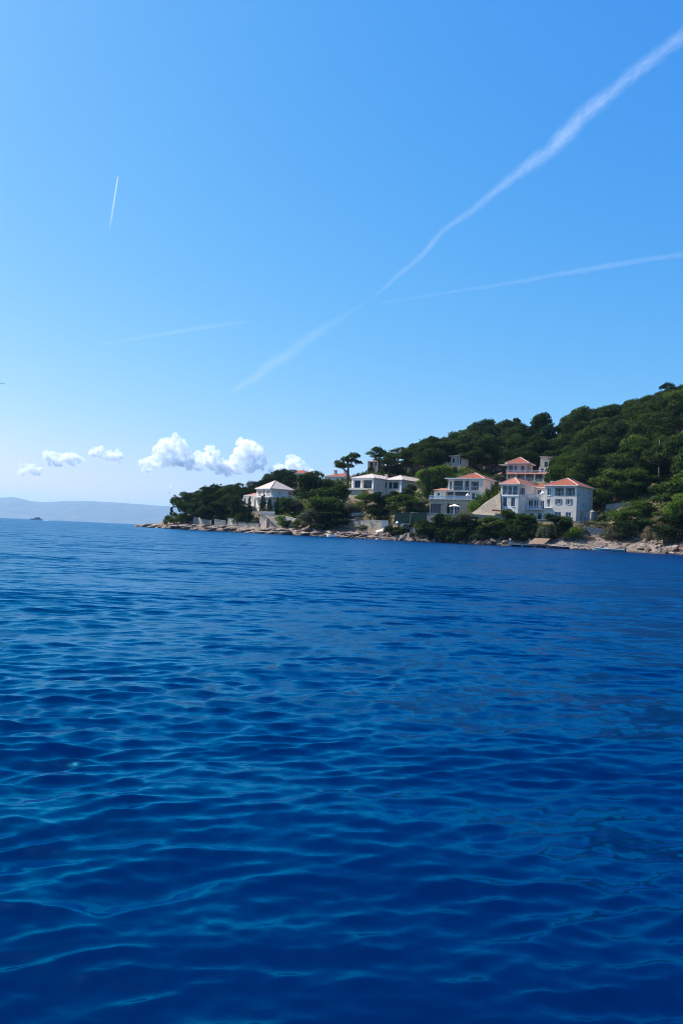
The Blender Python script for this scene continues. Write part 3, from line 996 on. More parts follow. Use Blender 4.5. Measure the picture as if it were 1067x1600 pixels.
def villa_pink():
    h = House("villa", "pink villa on the slope with columned tiled porch below an orange hip roof", 785.5, 752.5, 243, -28, "villa", pad=(-2, 14, -2.5, 10))
    h.block(-.5, 1.6, 13, 7, 0, 2.7, 'plaster_pink', {'F': [(.8, 2.2, .1, 2.2, 'w', 2), (3.6, 5.4, .1, 2.2, 'w', 2), (6.8, 8.4, .1, 2.2, 'w', 2), (9.8, 11.6, .1, 2.2, 'w', 2)]}, foot=3)
    mb = MB()
    mb.add([(-1.4, -1.7, 2.15), (13.2, -1.7, 2.15), (13.2, 1.58, 2.75), (-1.4, 1.58, 2.75), (-1.4, -1.7, 2.32), (13.2, -1.7, 2.32), (13.2, 1.58, 2.92), (-1.4, 1.58, 2.92)],
           [(0, 3, 2, 1), (4, 5, 6, 7), (0, 1, 5, 4), (1, 2, 6, 5), (2, 3, 7, 6), (3, 0, 4, 7)])
    mb.build("porch_roof", M['roof_pink'], h.root)
    h.part("porch_floor", 'plaster', (-1.3, 13.1, -1.9, 1.59, -2.0, -.01))
    for x in (-1.0, 1.6, 4.4, 7.2, 10.0, 12.7):
        h.column(x, -1.45, 0, 2.14)
    h.railing(-1.2, 13.0, -1.75, 0, 'plaster', h=.8)
    h.block(.6, 1.8, 6.2, 6.6, 2.704, 5.85, 'plaster_pink', {'F': [(.45, 1.75, 3.0, 5.2, 'b', 2), (2.05, 3.2, 3.0, 5.2, 'w', 2), (4.3, 5.3, 3.0, 5.0, 'b', 2)], 'R': [(1.2, 2.2, 3.1, 5.0, 'b', 2), (4, 5, 3.6, 4.9, 'w', 1)]}, foot=0)
    h.railing(.2, 6.8, 1.0, 2.95, h=.75)
    h.railing(6.9, 12.4, 1.75, 2.71, h=.95)
    h.hip(.6, 6.8, 1.8, 8.4, 5.86, 2.1, 'roof_red', over=.7, ridge=.8)
    h.part("side_canopy", 'white_cloth', (-2.0, .4, 1.4, 4.0, 5.3, 5.42))
    h.block(9.4, 5.2, 3.6, 4, 2.704, 5.0, 'plaster', {'F': [(.6, 1.6, 3.2, 4.6, 'w', 1)]}, foot=0)


def ridge_house(label, u, v, d, yaw, w, dp, hgt, roof_h, wall, roof, wins, upper=None):
    h = House("house", label, u, v, d, yaw, "house", pad=(-1, w + 1, -1, dp + 1))
    h.block(0, 0, w, dp, 0, hgt, wall, wins, foot=3)
    h.hip(0, w, 0, dp, hgt, roof_h, roof, over=.45, caps=False)
    return h


def other_houses():
    h = ridge_house("house with weathered orange roof and dark dormer on the ridge behind the pyramid-roofed house", 449, 752, 352, -30, 9.4, 8, 3.6, 1.7, 'plaster_grey', 'roof_red',
                    {'F': [(.8, 1.8, 1.6, 3, 'w', 1), (4, 5.2, 1.4, 3, 'w', 2)], 'R': [(2, 3, 1.6, 3, 'w', 1)]})
    h.part("dormer", 'plaster', (1.0, 2.8, -.2, 2.5, 3.8, 5.0))
    h.part("dormer_roof", 'roof_red', (.7, 3.1, -.5, 2.7, 5.005, 5.2))
    h = ridge_house("brownish house with broken red roof and two chimneys beside the tall lone pine", 506, 763, 340, -36, 11, 10, 5.2, 1.6, 'plaster_warm', 'roof_red',
                    {'F': [(6.5, 7.7, 2.8, 4.4, 'w', 1), (2, 3.2, 2.8, 4.4, 'w', 1), (9, 10, 2.8, 4.4, 'b', 1)], 'R': [(2, 3.2, 2.8, 4.4, 'w', 1), (6, 7.2, 2.8, 4.4, 'w', 1)]})
    h.chimney(3.2, 3.5, 5.8, 7.9, 'plaster_pink', .5)
    h.chimney(8.2, 4.0, 5.8, 7.6, 'plaster_pink', .6)
    h = ridge_house("narrow house with red roof edge and twin piers under the leaning ridge pine", 575, 742, 306, -30, 4.0, 6, 5.2, .8, 'plaster_pink', 'roof_pink',
                    {'F': [(.7, 1.7, 3.2, 5, 'w', 1), (2.8, 3.8, 3.2, 5, 'w', 1)]})
    h.part("pier", 'plaster', (-.2, .25, -.5, -.1, -1, 5.4))
    h.part("pier", 'plaster', (3.7, 4.15, -.5, -.1, -1, 5.0))
    h = ridge_house("grey-white house with grey roof half hidden behind ridge pine trunks", 596, 744, 312, -25, 11, 8, 4.2, 1.4, 'plaster_grey', 'roof_pale',
                    {'F': [(1, 2.6, 2.2, 3.9, 'w', 2), (5, 7, 2.2, 3.9, 'w', 2), (8.5, 9.8, 1, 3.4, 'w', 1)]})
    h = ridge_house("low brown-roofed house in deep shade among the ridge pines", 641, 743, 292, -25, 6.5, 6, 2.9, 1.2, 'plaster_warm', 'roof_pink',
                    {'F': [(.6, 1.8, .6, 2.4, 'w', 1), (3, 5, .6, 2.4, 'w', 2)]})
    h = House("house", "little white house with weathered tile roof and balustrade below the forest edge", 704, 727, 272, -28, "house", pad=(-4, 8, -1.5, 7))
    h.block(0, 0, 6.2, 6, 0, 3.2, 'plaster', {'F': [(.5, 1.3, .8, 2.4, 'w', 1), (2.4, 3.6, .2, 2.5, 'w', 2)], 'R': [(2, 3, .9, 2.3, 'w', 1)]}, foot=4)
    h.hip(0, 6.2, 0, 6, 3.2, 1.0, 'roof_pink', over=.7, caps=False)
    for k in range(6):
        h.part("terrace_pier", 'plaster', (-4.6 + k * .85, -4.25 + k * .85, -1.2, -.85, -1.2, 1.0))
    h = House("house", "pale low house with flat grey roof among pines behind the pink villa roof", 757, 738, 268, -25, "house", pad=(-1, 11, -1, 6))
    h.block(0, 0, 10, 5, 0, 2.6, 'plaster_grey', {'F': [(1, 3, .4, 2.1, 'w', 2), (4.5, 6.5, .4, 2.1, 'w', 2), (7.6, 9, .4, 2.1, 'w', 1)]}, foot=3)
    h.part("flat_roof", 'concrete', (-.5, 10.5, -.8, 5.5, 2.605, 2.85))
    h = House("house", "sunlit pale house end showing right of the pink villa under big pine", 843, 737, 248, -30, "house", pad=(-1, 8, -1, 7))
    h.block(0, 0, 4.2, 6, 0, 4.6, 'plaster_warm', {'F': [(1.2, 2.4, 1.4, 3.2, 'w', 1)]}, foot=4)
    h.block(4.204, 1.5, 3.6, 5, 0, 6.4, 'plaster_grey', {'F': [(1.0, 2, 3.4, 5, 'w', 1)]}, foot=4)
    h.part("flat_roof", 'concrete', (-.3, 4.1, -.3, 6.2, 4.605, 4.8))
    h = House("house", "little white house with terrace wall half buried under headland pines", 301, 803, 305, -48, "house", pad=(-1, 8, -1, 6))
    h.block(0, 0, 5, 5, 0, 4.2, 'plaster', {'F': [(.8, 1.9, 1.2, 2.8, 'w', 1)], 'R': [(1, 2, 1.2, 2.8, 'w', 1)]}, foot=2)
    h.hip(0, 5, 0, 5, 4.2, 1.0, 'roof_pink', over=.4, caps=False)
    h = House("house", "orange-roofed house half hidden in the headland pine wood", 331, 790, 322, -40, "house", pad=(-1, 9, -1, 8))
    h.block(0, 0, 8, 7, 0, 4.6, 'plaster_warm', {'F': [(1, 2, 2.4, 3.8, 'w', 1), (4, 5.2, 2.4, 3.8, 'w', 1)]}, foot=3)
    h.hip(0, 8, 0, 7, 4.6, 1.7, 'roof_red', over=.4, caps=False)


villa_white()
villa_grey()
villa_pale()
house_pyramid()
villa_pink()
other_houses()
build_land()


# ------------------------------------------------------------------ garden walls, terraces, stairs, jetties
def wall_run(name, label, pts, mat, thick=.45, cap=True, cat="wall"):
    """pts: [(u, v_top, v_bottom, depth), ...]: a masonry wall with a coping, standing on the slope"""
    P0 = P(pts[0][0], pts[0][2], pts[0][3])
    root = empty(name, P0, 0, label, cat)
    for i in range(len(pts) - 1):
        (u0, t0, b0, d0), (u1, t1, b1, d1) = pts[i], pts[i + 1]
        A, B_ = P(u0, b0, d0) - P0, P(u1, b1, d1) - P0
        At, Bt = P(u0, t0, d0) - P0, P(u1, t1, d1) - P0
        t = Vector((B_.x - A.x, B_.y - A.y, 0)).normalized()
        n = Vector((-t.y, t.x, 0)) * thick
        dn = Vector((0, 0, 1.2))
        up = Vector((0, 0, .14))
        At = Vector((A.x, A.y, At.z)); Bt = Vector((B_.x, B_.y, Bt.z))
        mb = MB()
        mb.add([A - dn, B_ - dn, B_ - dn + n, A - dn + n, At, Bt, Bt + n, At + n],
               [(0, 3, 2, 1), (4, 5, 6, 7), (0, 1, 5, 4), (1, 2, 6, 5), (2, 3, 7, 6), (3, 0, 4, 7)])
        mb.build("masonry", M[mat], root)
        if cap:
            q = n.normalized() * .07
            e = Vector((0, 0, .004))
            mb = MB()
            a0, b0_, c0, d0_ = At - q + e, Bt - q + e, Bt + n + q + e, At + n + q + e
            mb.add([a0, b0_, c0, d0_, a0 + up, b0_ + up, c0 + up, d0_ + up],
                   [(0, 3, 2, 1), (4, 5, 6, 7), (0, 1, 5, 4), (1, 2, 6, 5), (2, 3, 7, 6), (3, 0, 4, 7)])
            mb.build("coping", M['concrete'], root)
    return root


wall_run("retaining_wall", "grey stone retaining wall under the two-winged villa", [(772, 803, 830, 203), (835, 812, 836, 199), (905, 815, 838, 192.5)], 'stone')
wall_run("retaining_wall", "rough stone field wall on the bank beside the store room", [(908, 822, 834, 191.5), (957, 828, 838, 188.5)], 'stone', cap=False)
wall_run("retaining_wall", "stone terrace wall in the shade below the red earth bank", [(945, 788, 806, 205), (985, 784, 800, 203)], 'stone', cap=False)
wall_run("retaining_wall", "dark terrace wall under the stone-based villa", [(640, 801, 826, 217), (748, 805, 835, 206)], 'stone')
wall_run("retaining_wall", "pale concrete terrace edge between the tan ramp and villa shrubs", [(744, 806, 824, 205.8), (776, 806, 828, 203.2)], 'concrete')
wall_run("garden_wall", "weathered stone garden wall under the long pale villa", [(530, 811, 835, 241), (562, 813, 836, 236), (597, 814, 836, 229.5)], 'stone')
wall_run("garden_wall", "upper white garden wall behind the umbrella-crowned tree", [(541, 801, 812, 246), (570, 802, 812, 241)], 'plaster')
wall_run("terrace_wall", "cream terrace wall with steps below the pyramid-roofed house", [(405.5, 803, 823, 264.5), (440, 806, 823, 257.5)], 'stone_pale')
wall_run("terrace_wall", "low pale stone terrace wall beside the cream terrace", [(372, 817, 823, 270), (404, 818, 825, 264)], 'stone_pale')
wall_run("terrace_wall", "white-capped terrace wall over the ledges left of the cypresses", [(356, 810, 815, 278), (398, 813, 817, 270)], 'plaster')
wall_run("terrace_wall", "square stone terrace wall under the headland pines", [(335, 812, 821, 281), (352, 814, 822, 278)], 'stone')
wall_run("terrace_wall", "broken stone wall on the point under the leaning pine", [(302, 806, 814, 295), (314, 810, 817, 290), (330, 813, 819, 285)], 'stone', cap=False)
wall_run("terrace_wall", "short pale wall beside the big dark garden pine", [(440, 806, 826, 257), (461, 811, 826, 251.5)], 'stone_pale')


def ramp_wall():
    root = empty("ramp_wall", P(734, 803, 206.5), 0, "sunlit tan stone ramp wall rising to a point beside the white villa", "wall")
    o = P(734, 803, 206.5)
    poly = [(734, 803, 206.5), (782, 806, 204.5), (781, 770, 207), (770, 777, 207.5), (757, 786, 207.5), (745, 796, 207)]
    pts = [P(*q) - o for q in poly]
    n = Vector((.5, .87, 0)) * 1.2
    low = [Vector((p.x, p.y, p.z)) for p in pts]
    mb = MB()
    k = len(low)
    vs = low + [p + n for p in low]
    fs = [tuple(range(k)), tuple(range(2 * k - 1, k - 1, -1))] + [(i, i + k, (i + 1) % k + k, (i + 1) % k) for i in range(k)]
    mb.add(vs, fs)
    mb.build("masonry", M['stone_tan'], root)
    red = [P(768, 797, 204.9) - o, P(782, 798, 204.3) - o]
    mb = MB()
    mb.tube([red[0], red[1]], .22, 6)
    mb.build("tile_ledge", M['roof_red'], root)


ramp_wall()


def terrace_steps():
    A = P(407, 822, 261.5)
    root = empty("stone_steps", A, math.radians(-53), "pale stone steps against the cream terrace wall", "steps")
    for k in range(9):
        MB().box(k * .42, (k + 1) * .42 - .01, 0, 1.1, -.8, .3 * k + .2).build("step", M['stone_pale'], root)
    B_ = P(404, 804, 265)
    bal = empty("balustrade", B_, math.atan2(-.86, .6), "white balustrade along the cream terrace below the cypresses", "balustrade")
    mb = MB()
    for k in range(22):
        mb = MB()
        mb.tube([(k * .5, 0, 0), (k * .5, 0, .25), (k * .5, 0, .45), (k * .5, 0, .8)], [.07, .1, .06, .08], 6)
        mb.build("baluster", M['frame'], bal)
    MB().box(-.2, 10.8, -.12, .12, .805, .95).build("rail", M['frame'], bal)


terrace_steps()


def jetty():
    A = P(793, 851.5, 190.2)
    root = empty("jetty", Vector((A.x, A.y, 0)), math.radians(-25), "low concrete jetty at the waterline under the villa shrubs", "jetty")
    MB().box(0, 9.8, -.2, 2.2, .38, .72).build("deck_slab", M['concrete'], root)
    for x in (.5, 3.4, 6.4, 9.2):
        MB().box(x - .25, x + .25, 0, 2, -1.5, .375).build("pier", M['concrete'], root)
    b = P(796.5, 848, 190)
    bo = empty("mooring_post", Vector((b.x, b.y, .72)), 0, "white-topped mooring post on the concrete jetty", "post")
    MB().tube([(0, 0, 0), (0, 0, .75), (0, 0, .8)], [.16, .16, .24], 10).build("post", M['steel'], bo)
    MB().tube([(0, 0, .8), (0, 0, 1.0), (0, 0, 1.08)], [.25, .25, .1], 10).build("cap", M['frame'], bo)
    C = P(838, 851, 187)
    sh = empty("boat_shelter", Vector((C.x, C.y, .5)), math.radians(-25), "small boat shelter with slanted tan plank roof beside the jetty", "shelter")
    for k in range(8):
        x = -1.8 + k * .45
        mb = MB()
        mb.add([(x, -1.3, .25), (x + .43, -1.3, .25), (x + 1.5, 1.2, 1.65), (x + 1.07, 1.2, 1.65), (x, -1.3, .33), (x + .43, -1.3, .33), (x + 1.5, 1.2, 1.73), (x + 1.07, 1.2, 1.73)],
               [(0, 3, 2, 1), (4, 5, 6, 7), (0, 1, 5, 4), (1, 2, 6, 5), (2, 3, 7, 6), (3, 0, 4, 7)])
        mb.build("plank", M['wood'], sh)
    for x in (-.6, 2.5):
        MB().box(x, x + .15, 1.0, 1.15, -.8, 1.5).build("post", M['wood'], sh)


jetty()


def bathing_deck():
    A = P(570, 841, 224.5)
    root = empty("bathing_deck", Vector((A.x, A.y, .15)), math.radians(-40), "long brown timber bathing deck at the foot of the rocks", "deck")
    for k in range(16):
        MB().box(k * .62, k * .62 + .58, -.2, 2.4, .25, .36).build("plank", M['wood'], root)
    for x in (.4, 3.4, 6.4, 9.3):
        MB().box(x - .12, x + .12, 0, 2.2, -1.5, .245).build("post", M['wood'], root)
    # sun loungers
    for i in range(4):
        p = P(588 + i * 3.8, 838.5 - i * .7, 226 + i * .4)
        lg = empty("sun_lounger", Vector((p.x, p.y, ground(p.x, p.y) + .25)), math.radians(70 - 6 * i), "white slatted sun lounger with raised back on the ledge above the timber deck", "sun lounger", "white sun loungers in a row above the deck")
        for k in range(7):
            MB().box(-1.0 + k * .17, -1.0 + k * .17 + .13, -.34, .34, .34, .38).build("slat", M['frame'], lg)
        bk = MB()
        bk.add([(.18, -.34, .36), (.18, .34, .36), (.95, .34, .95), (.95, -.34, .95), (.18, -.34, .41), (.18, .34, .41), (.95, .34, 1.0), (.95, -.34, 1.0)],
               [(0, 1, 2, 3), (4, 7, 6, 5), (0, 4, 5, 1), (1, 5, 6, 2), (2, 6, 7, 3), (3, 7, 4, 0)])
        bk.build("backrest", M['frame'], lg)
        MB().box(-1.0, .9, -.38, -.345, .3, .37).box(-1.0, .9, .345, .38, .3, .37).build("frame", M['frame'], lg)
        for x in (-.9, .8):
            for y in (-.36, .32):
                MB().box(x, x + .05, y, y + .04, -.3, .3).build("leg", M['frame'], lg)
    # steps up from the deck
    q = P(601, 835, 227.5)
    st = empty("timber_steps", Vector((q.x, q.y, ground(q.x, q.y))), math.radians(-20), "pale timber steps climbing from the deck to the shaded terrace", "steps")
    for k in range(6):
        MB().box(-.1 + k * .3, .25 + k * .3, 0, 1.2, .15 + k * .3, .2 + k * .3).build("tread", M['frame'], st)
    for y in (-.06, 1.21):
        mb = MB()
        mb.add([(-.2, y, -.2), (.1, y, -.2), (2.0, y, 1.8), (1.7, y, 1.8), (-.2, y + .05, -.2), (.1, y + .05, -.2), (2.0, y + .05, 1.8), (1.7, y + .05, 1.8)],
               [(0, 3, 2, 1), (4, 5, 6, 7), (0, 1, 5, 4), (1, 2, 6, 5), (2, 3, 7, 6), (3, 0, 4, 7)])
        mb.build("stringer", M['wood'], st)
    g0, g1 = P(645, 830, 213.5), P(651, 845, 211.6)
    gp = empty("gangplank", g1, 0, "narrow plank sloping down the dark rocks to the sea", "plank")
    MB().tube([(0, 0, .1), g0 - g1 + Vector((0, 0, .4))], .16, 4).build("board", M['wood'], gp)
    MB().tube([(.1, 0, .9), g0 - g1 + Vector((.1, 0, 1.2))], .03, 4).build("handrail", M['steel'], gp)


bathing_deck()


def panel_fence(label, u0, u1, vt, vb, d0, d1, mat, n=8, cat="fence", name="panel_fence"):
    A, B_ = P(u0, vb, d0), P(u1, vb, d1)
    h = P(u0, vt, d0).z - A.z
    L = (B_ - A).xy.length
    root = empty(name, A, math.atan2(B_.y - A.y, B_.x - A.x), label, cat)
    dz = (B_.z - A.z) / n
    for k in range(n):
        MB().box(L * k / n + .02, L * (k + 1) / n - .02, 0, .06, -.6 + dz * k, h + dz * k).build("panel", M[mat], root)
        MB().box(L * k / n - .04, L * k / n + .04, .07, .15, -.8 + dz * k, h + .08 + dz * k).build("post", M['frame_dark'], root)


panel_fence("dark green screen fence in the shade of the spreading garden trees", 616, 666, 801, 816, 220.5, 213.5, 'green_dark', 8)
panel_fence("pale blue board gate beside the leaning garden pine trunk", 596, 606, 813, 826, 228.3, 226.5, 'blue_pale', 2, "gate", "board_gate")
panel_fence("pale blue boards along the shaded terrace under the green screen", 626, 640, 818, 822, 218.8, 216.5, 'blue_pale', 3)


def parasol(u, v, d, r, h, label):
    p = P(u, v, d)
    o = empty("parasol", p, 0, label, "parasol")
    MB().tube([(0, 0, 0), (0, 0, h + .1)], .035, 8).build("pole", M['frame'], o)
    MB().tube([(0, 0, 0), (0, 0, .08)], .28, 10).build("base", M['concrete'], o)
    n = 8
    mb = MB()
    rim = [(r * math.cos(2 * math.pi * k / n), r * math.sin(2 * math.pi * k / n), h - .45) for k in range(n)]
    drop = [(x, y, z - .16) for x, y, z in rim]
    mb.add([(0, 0, h + .12)] + rim + drop, [(0, 1 + k, 1 + (k + 1) % n) for k in range(n)] + [(1 + k, 1 + n + k, 1 + n + (k + 1) % n, 1 + (k + 1) % n) for k in range(n)])
    can = mb.build("canopy", M['white_cloth'], o)
    for k in range(n):
        MB().tube([(0, 0, h - .55), (rim[k][0] * .6, rim[k][1] * .6, h - .26)], .012, 4).build("rib", M['steel'], o)
    return o


parasol(709.5, 803, 211, 1.5, 2.5, "open white parasol in front of the stone-based villa")
parasol(730, 779.4, 212.5, .55, 1.4, "small white parasol at the end of the glazed terrace")
parasol(847, 780, 197, .65, 1.9, "little white parasol between the wings of the white villa")
parasol(620, 823.5, 217.5, .5, 1.6, "little white parasol in front of the green screen fence")


def utility_pole():
    p = on_ground(716.5, 262)
    top = P(716.5, 709, 262).z - p.z
    o = empty("utility_pole", p, 0, "thin grey utility pole beside the little white house", "pole")
    MB().tube([(0, 0, -.3), (0, 0, top)], [.16, .1], 8).build("shaft", M['concrete'], o)
    MB().box(-.8, .8, -.06, .06, top - .7, top - .58).build("crossarm", M['wood'], o)
    for x in (-.7, 0, .7):
        MB().tube([(x, 0, top - .58), (x, 0, top - .38)], .05, 6).build("insulator", M['frame'], o)


utility_pole()


def gate_pillar():
    p = P(924.5, 800, 197)
    p.z -= .8
    o = empty("gate_pillar", p, 0, "stone gate pillar with pale cap beside the store room", "pillar")
    MB().box(-.45, .45, -.45, .45, -1, 1.0).build("shaft", M['stone'], o)
    mb = MB()
    mb.add([(-.6, -.6, 1.005), (.6, -.6, 1.005), (.6, .6, 1.005), (-.6, .6, 1.005), (0, 0, 1.6)], [(0, 1, 4), (1, 2, 4), (2, 3, 4), (3, 0, 4), (3, 2, 1, 0)])
    mb.build("cap", M['stone_pale'], o)
    o.scale = (.75, .75, .85)


gate_pillar()


# ------------------------------------------------------------------ vegetation
nrg = np.random.default_rng(5)


def leaf_cards(clumps, per, size, aspect=2.2, shell=.72, jit=.75, seed=0, flat=0.0):
    """small leaf / needle-tuft faces spread through ellipsoidal clumps"""
    g = np.random.default_rng(seed)
    VV = []
    for (c, rad) in clumps:
        rad = np.asarray(rad, float)
        n = max(20, int(per * (rad[0] * rad[1] + rad[0] * rad[2] + rad[1] * rad[2]) / 3))
        dirs = g.normal(size=(n, 3)); dirs /= np.linalg.norm(dirs, axis=1)[:, None]
        dirs[:, 2] = np.where(dirs[:, 2] < -.35, -dirs[:, 2] * .6, dirs[:, 2])
        lump = 1 + .16 * np.sin(dirs[:, 0] * 5 + seed) * np.sin(dirs[:, 1] * 6 + 1.3 * seed) + .12 * np.sin(dirs[:, 2] * 9 + dirs[:, 0] * 7)
        rr = (shell + (1 - shell) * g.random(n) ** .6) * lump
        rr = np.where(g.random(n) < .1, rr * 1.14, rr)
        pos = np.asarray(c)[None, :] + dirs * rad[None, :] * rr[:, None]
        nor = dirs + jit * g.normal(size=(n, 3)); nor[:, 2] += flat
        nor /= np.linalg.norm(nor, axis=1)[:, None]
        t = np.cross(nor, g.normal(size=(n, 3))); t /= np.linalg.norm(t, axis=1)[:, None]
        b = np.cross(nor, t)
        s = size * (.55 + .9 * g.random(n))[:, None]
        w = s / aspect ** .5; l = s * aspect ** .5
        q = np.stack([pos - t * l * .5, pos + b * w * .5, pos + t * l * .5, pos - b * w * .5], axis=1)
        VV.append(q.reshape(-1, 3))
    V = np.concatenate(VV)
    F = np.arange(len(V)).reshape(-1, 4)
    return V, F


def wood_mesh(name, trunk_pts, trunk_r, limbs):
    mb = MB()
    mb.tube(trunk_pts, trunk_r, 8)
    for (a, b, r) in limbs:
        a, b = Vector(a), Vector(b)
        mid = (a + b) / 2 + Vector((0, 0, -.12 * (b - a).length))
        mb.tube([a, mid, b], [r, r * .7, r * .3], 6)
    return mb.mesh(name, True)


def make_variant(kind, seed):
    """returns (trunk mesh, crown mesh, height, width)"""
    g = random.Random(seed)
    clumps, limbs = [], []
    if kind == 'pine':               # rounded, billowing coastal pine, 10 m
        H = 10.0
        lean = (g.uniform(-.7, .7), g.uniform(-.7, .7))
        tp = [(0, 0, -1.0), (lean[0] * .3, lean[1] * .3, 3), (lean[0] * .8, lean[1] * .8, 6), (lean[0], lean[1], 8.4)]
        for k in range(14):
            z = g.uniform(3.4, 8.3)
            spread = 3.1 * (1 - ((z - 5.2) / 5.4) ** 2) ** .5 if abs(z - 5.2) < 5.3 else 1.0
            a = k * 2.4 + g.uniform(-.4, .4)
            r = spread * g.uniform(.35, 1.0)
            c = (lean[0] * z / 9 + r * math.cos(a), lean[1] * z / 9 + r * math.sin(a), z)
            s = g.uniform(1.25, 2.15)
            clumps.append((c, (s, s, s * g.uniform(.7, .95))))
            limbs.append(((lean[0] * z / 9 * .9, lean[1] * z / 9 * .9, max(2.2, z - 1.4)), c, .13))
        clumps.append(((lean[0], lean[1], 9.0), (1.4, 1.4, 1.0)))
        V, F = leaf_cards(clumps, 230, .29, 2.0, seed=seed, shell=.84, jit=.5)
        R = [.30, .24, .17, .06]
    elif kind == 'tall_pine':        # bare trunk, open flat-layered crown
        H = 12.0
        l0 = g.uniform(-.6, .6)
        tp = [(0, 0, -1.0), (l0 * .2, 0, 4), (l0 * .7, .1, 7.5), (l0, .2, 10.6)]
        for k in range(13):
            z = g.uniform(6.2, 11.0)
            a = k * 2.4 + g.uniform(-.5, .5)
            r = g.uniform(.9, 3.3) * (1.05 - (z - 6.6) / 8)
            c = (l0 + r * math.cos(a), r * math.sin(a), z)
            s = g.uniform(.95, 1.5)
            clumps.append((c, (s, s, s * .82)))
            limbs.append(((l0 * z / 11, .1, z - 1.2), c, .11))
        V, F = leaf_cards(clumps, 230, .28, 2.0, seed=seed)
        R = [.30, .25, .19, .06]
    elif kind == 'umbrella':         # clipped, umbrella-headed small tree, 6 m
        H = 6.0
        tp = [(0, 0, -.6), (.1, 0, 1.6), (0, .1, 3.2), (0, 0, 4.6)]
        for k in range(13):
            a = k * 2.4
            r = 2.1 * (k / 13) ** .5
            c = (r * math.cos(a), r * math.sin(a), 4.5 - .22 * r * r * .6 + g.uniform(-.3, .3))
            s = g.uniform(.95, 1.25)
            clumps.append((c, (s, s, s * .95)))
            limbs.append(((0, 0, 2.4), c, .1))
        V, F = leaf_cards(clumps, 300, .22, 1.7, seed=seed)
        R = [.2, .17, .14, .05]
    elif kind == 'broad':            # bushy round tree branching low, 7 m
        H = 7.0
        tp = [(0, 0, -.8), (.15, 0, 1.2), (.0, .2, 3.0), (0, 0, 5.2)]
        for k in range(17):
            z = g.uniform(1.5, 6.1)
            sp = 2.5 * max(.25, 1 - ((z - 3.2) / 3.7) ** 2) ** .5
            a = k * 2.4 + g.uniform(-.4, .4)
            r = sp * g.uniform(.4, 1.0)
            c = (r * math.cos(a), r * math.sin(a), z)
            s = g.uniform(.85, 1.4)
            clumps.append((c, (s, s, s * .85)))
            limbs.append(((0, 0, max(.8, z - 1.5)), c, .09))
        V, F = leaf_cards(clumps, 300, .26, 1.6, seed=seed)
        R = [.22, .18, .13, .04]
    elif kind == 'shrub':            # low dense bush, 2.4 m
        H = 2.4
        tp = [(0, 0, -.4), (.05, 0, .5), (0, .05, 1.2)]
        for k in range(9):
            a = k * 2.4
            r = 1.25 * (k / 9) ** .5
            c = (r * math.cos(a), r * math.sin(a), g.uniform(.45, 1.5) * (1.15 - r * .35))
            s = g.uniform(.55, .85)
            clumps.append((c, (s, s, s * .85)))
            limbs.append(((0, 0, .25), c, .04))
        V, F = leaf_cards(clumps, 420, .17, 1.6, seed=seed)
        R = [.08, .06, .03]
    elif kind == 'cypress':          # dark column, 8 m
        H = 8.0
        tp = [(0, 0, -.6), (0, 0, 3), (0, 0, 7.4)]
        for k in range(16):
            z = .7 + k * .44
            w = .78 * (1 - max(0, (z - 3.4) / 5.2) ** 1.6) * (.75 + .25 * min(1, z / 1.5))
            a = k * 2.4
            clumps.append(((.16 * math.cos(a), .16 * math.sin(a), z), (max(w, .2) * g.uniform(.85, 1.1), max(w, .2) * g.uniform(.85, 1.1), .62)))
        V, F = leaf_cards(clumps, 520, .17, 2.4, seed=seed, shell=.8)
        R = [.13, .1, .02]
    else:                            # dry scrub tuft, 1 m
        H = 1.0
        tp = [(0, 0, -.2), (0, 0, .3), (.03, 0, .6)]
        for k in range(6):
            a = k * 2.4
            r = .6 * (k / 6) ** .5
            clumps.append(((r * math.cos(a), r * math.sin(a), .35 + g.uniform(0, .25)), (.4, .4, .34)))
        V, F = leaf_cards(clumps, 560, .12, 2.6, seed=seed)
        R = [.04, .03, .01]
    W = float(np.percentile(np.abs(V[:, :2]), 98)) * 2
    Ht = float(np.percentile(V[:, 2], 99.7))
    return wood_mesh(kind + "_trunk", tp, R, limbs), np_mesh(kind + "_crown", V, F), Ht, W


VAR = {k: [make_variant(k, 100 * i + len(k)) for i in range(n)] for k, n in
       (('pine', 6), ('tall_pine', 3), ('umbrella', 1), ('broad', 3), ('shrub', 4), ('cypress', 2), ('tuft', 2))}
for vs in VAR.values():
    for v in vs:
        v[0].materials.append(M['trunk'])
        v[1].materials.append(M['leaf_pine'])


def plant(name, kind, i, loc, h, w, mat, label, cat, group=None, rz=None, tilt=(0, 0)):
    tr, cr, H, W = VAR[kind][i % len(VAR[kind])]
    root = empty(name, loc, rng.uniform(0, 6.28) if rz is None else rz, label, cat, group)
    root.rotation_euler = (tilt[0], tilt[1], root.rotation_euler.z)
    root.scale = (w / W, w / W, h / H)
    t = bpy.data.objects.new("trunk" if kind not in ('shrub', 'tuft') else "stem", tr)
    c = bpy.data.objects.new("crown" if kind not in ('shrub', 'tuft') else "foliage", cr)
    for o in (t, c):
        COL.objects.link(o)
        o.parent = root
    c.material_slots[0].link = 'OBJECT'
    c.material_slots[0].material = M[mat]
    return root


def tree_at(u, vtop, wpx, d, kind, i, mat, label, name="pine_tree", cat="tree", group=None, sink=0.0, base_v=None, tilt=(0, 0)):
    """a tree on the ground in column u at depth d whose top shows at vtop, wpx wide"""
    g = on_ground(u, d)
    if base_v is not None:
        g = P(u, base_v, d)
    top = P(u, vtop, d).z
    h = max(.5, top - g.z)
    return plant(name, kind, i, g - Vector((0, 0, sink)), h + sink, 1.18 * wpx * d / F_PX, mat, label, cat, group, tilt=tilt)


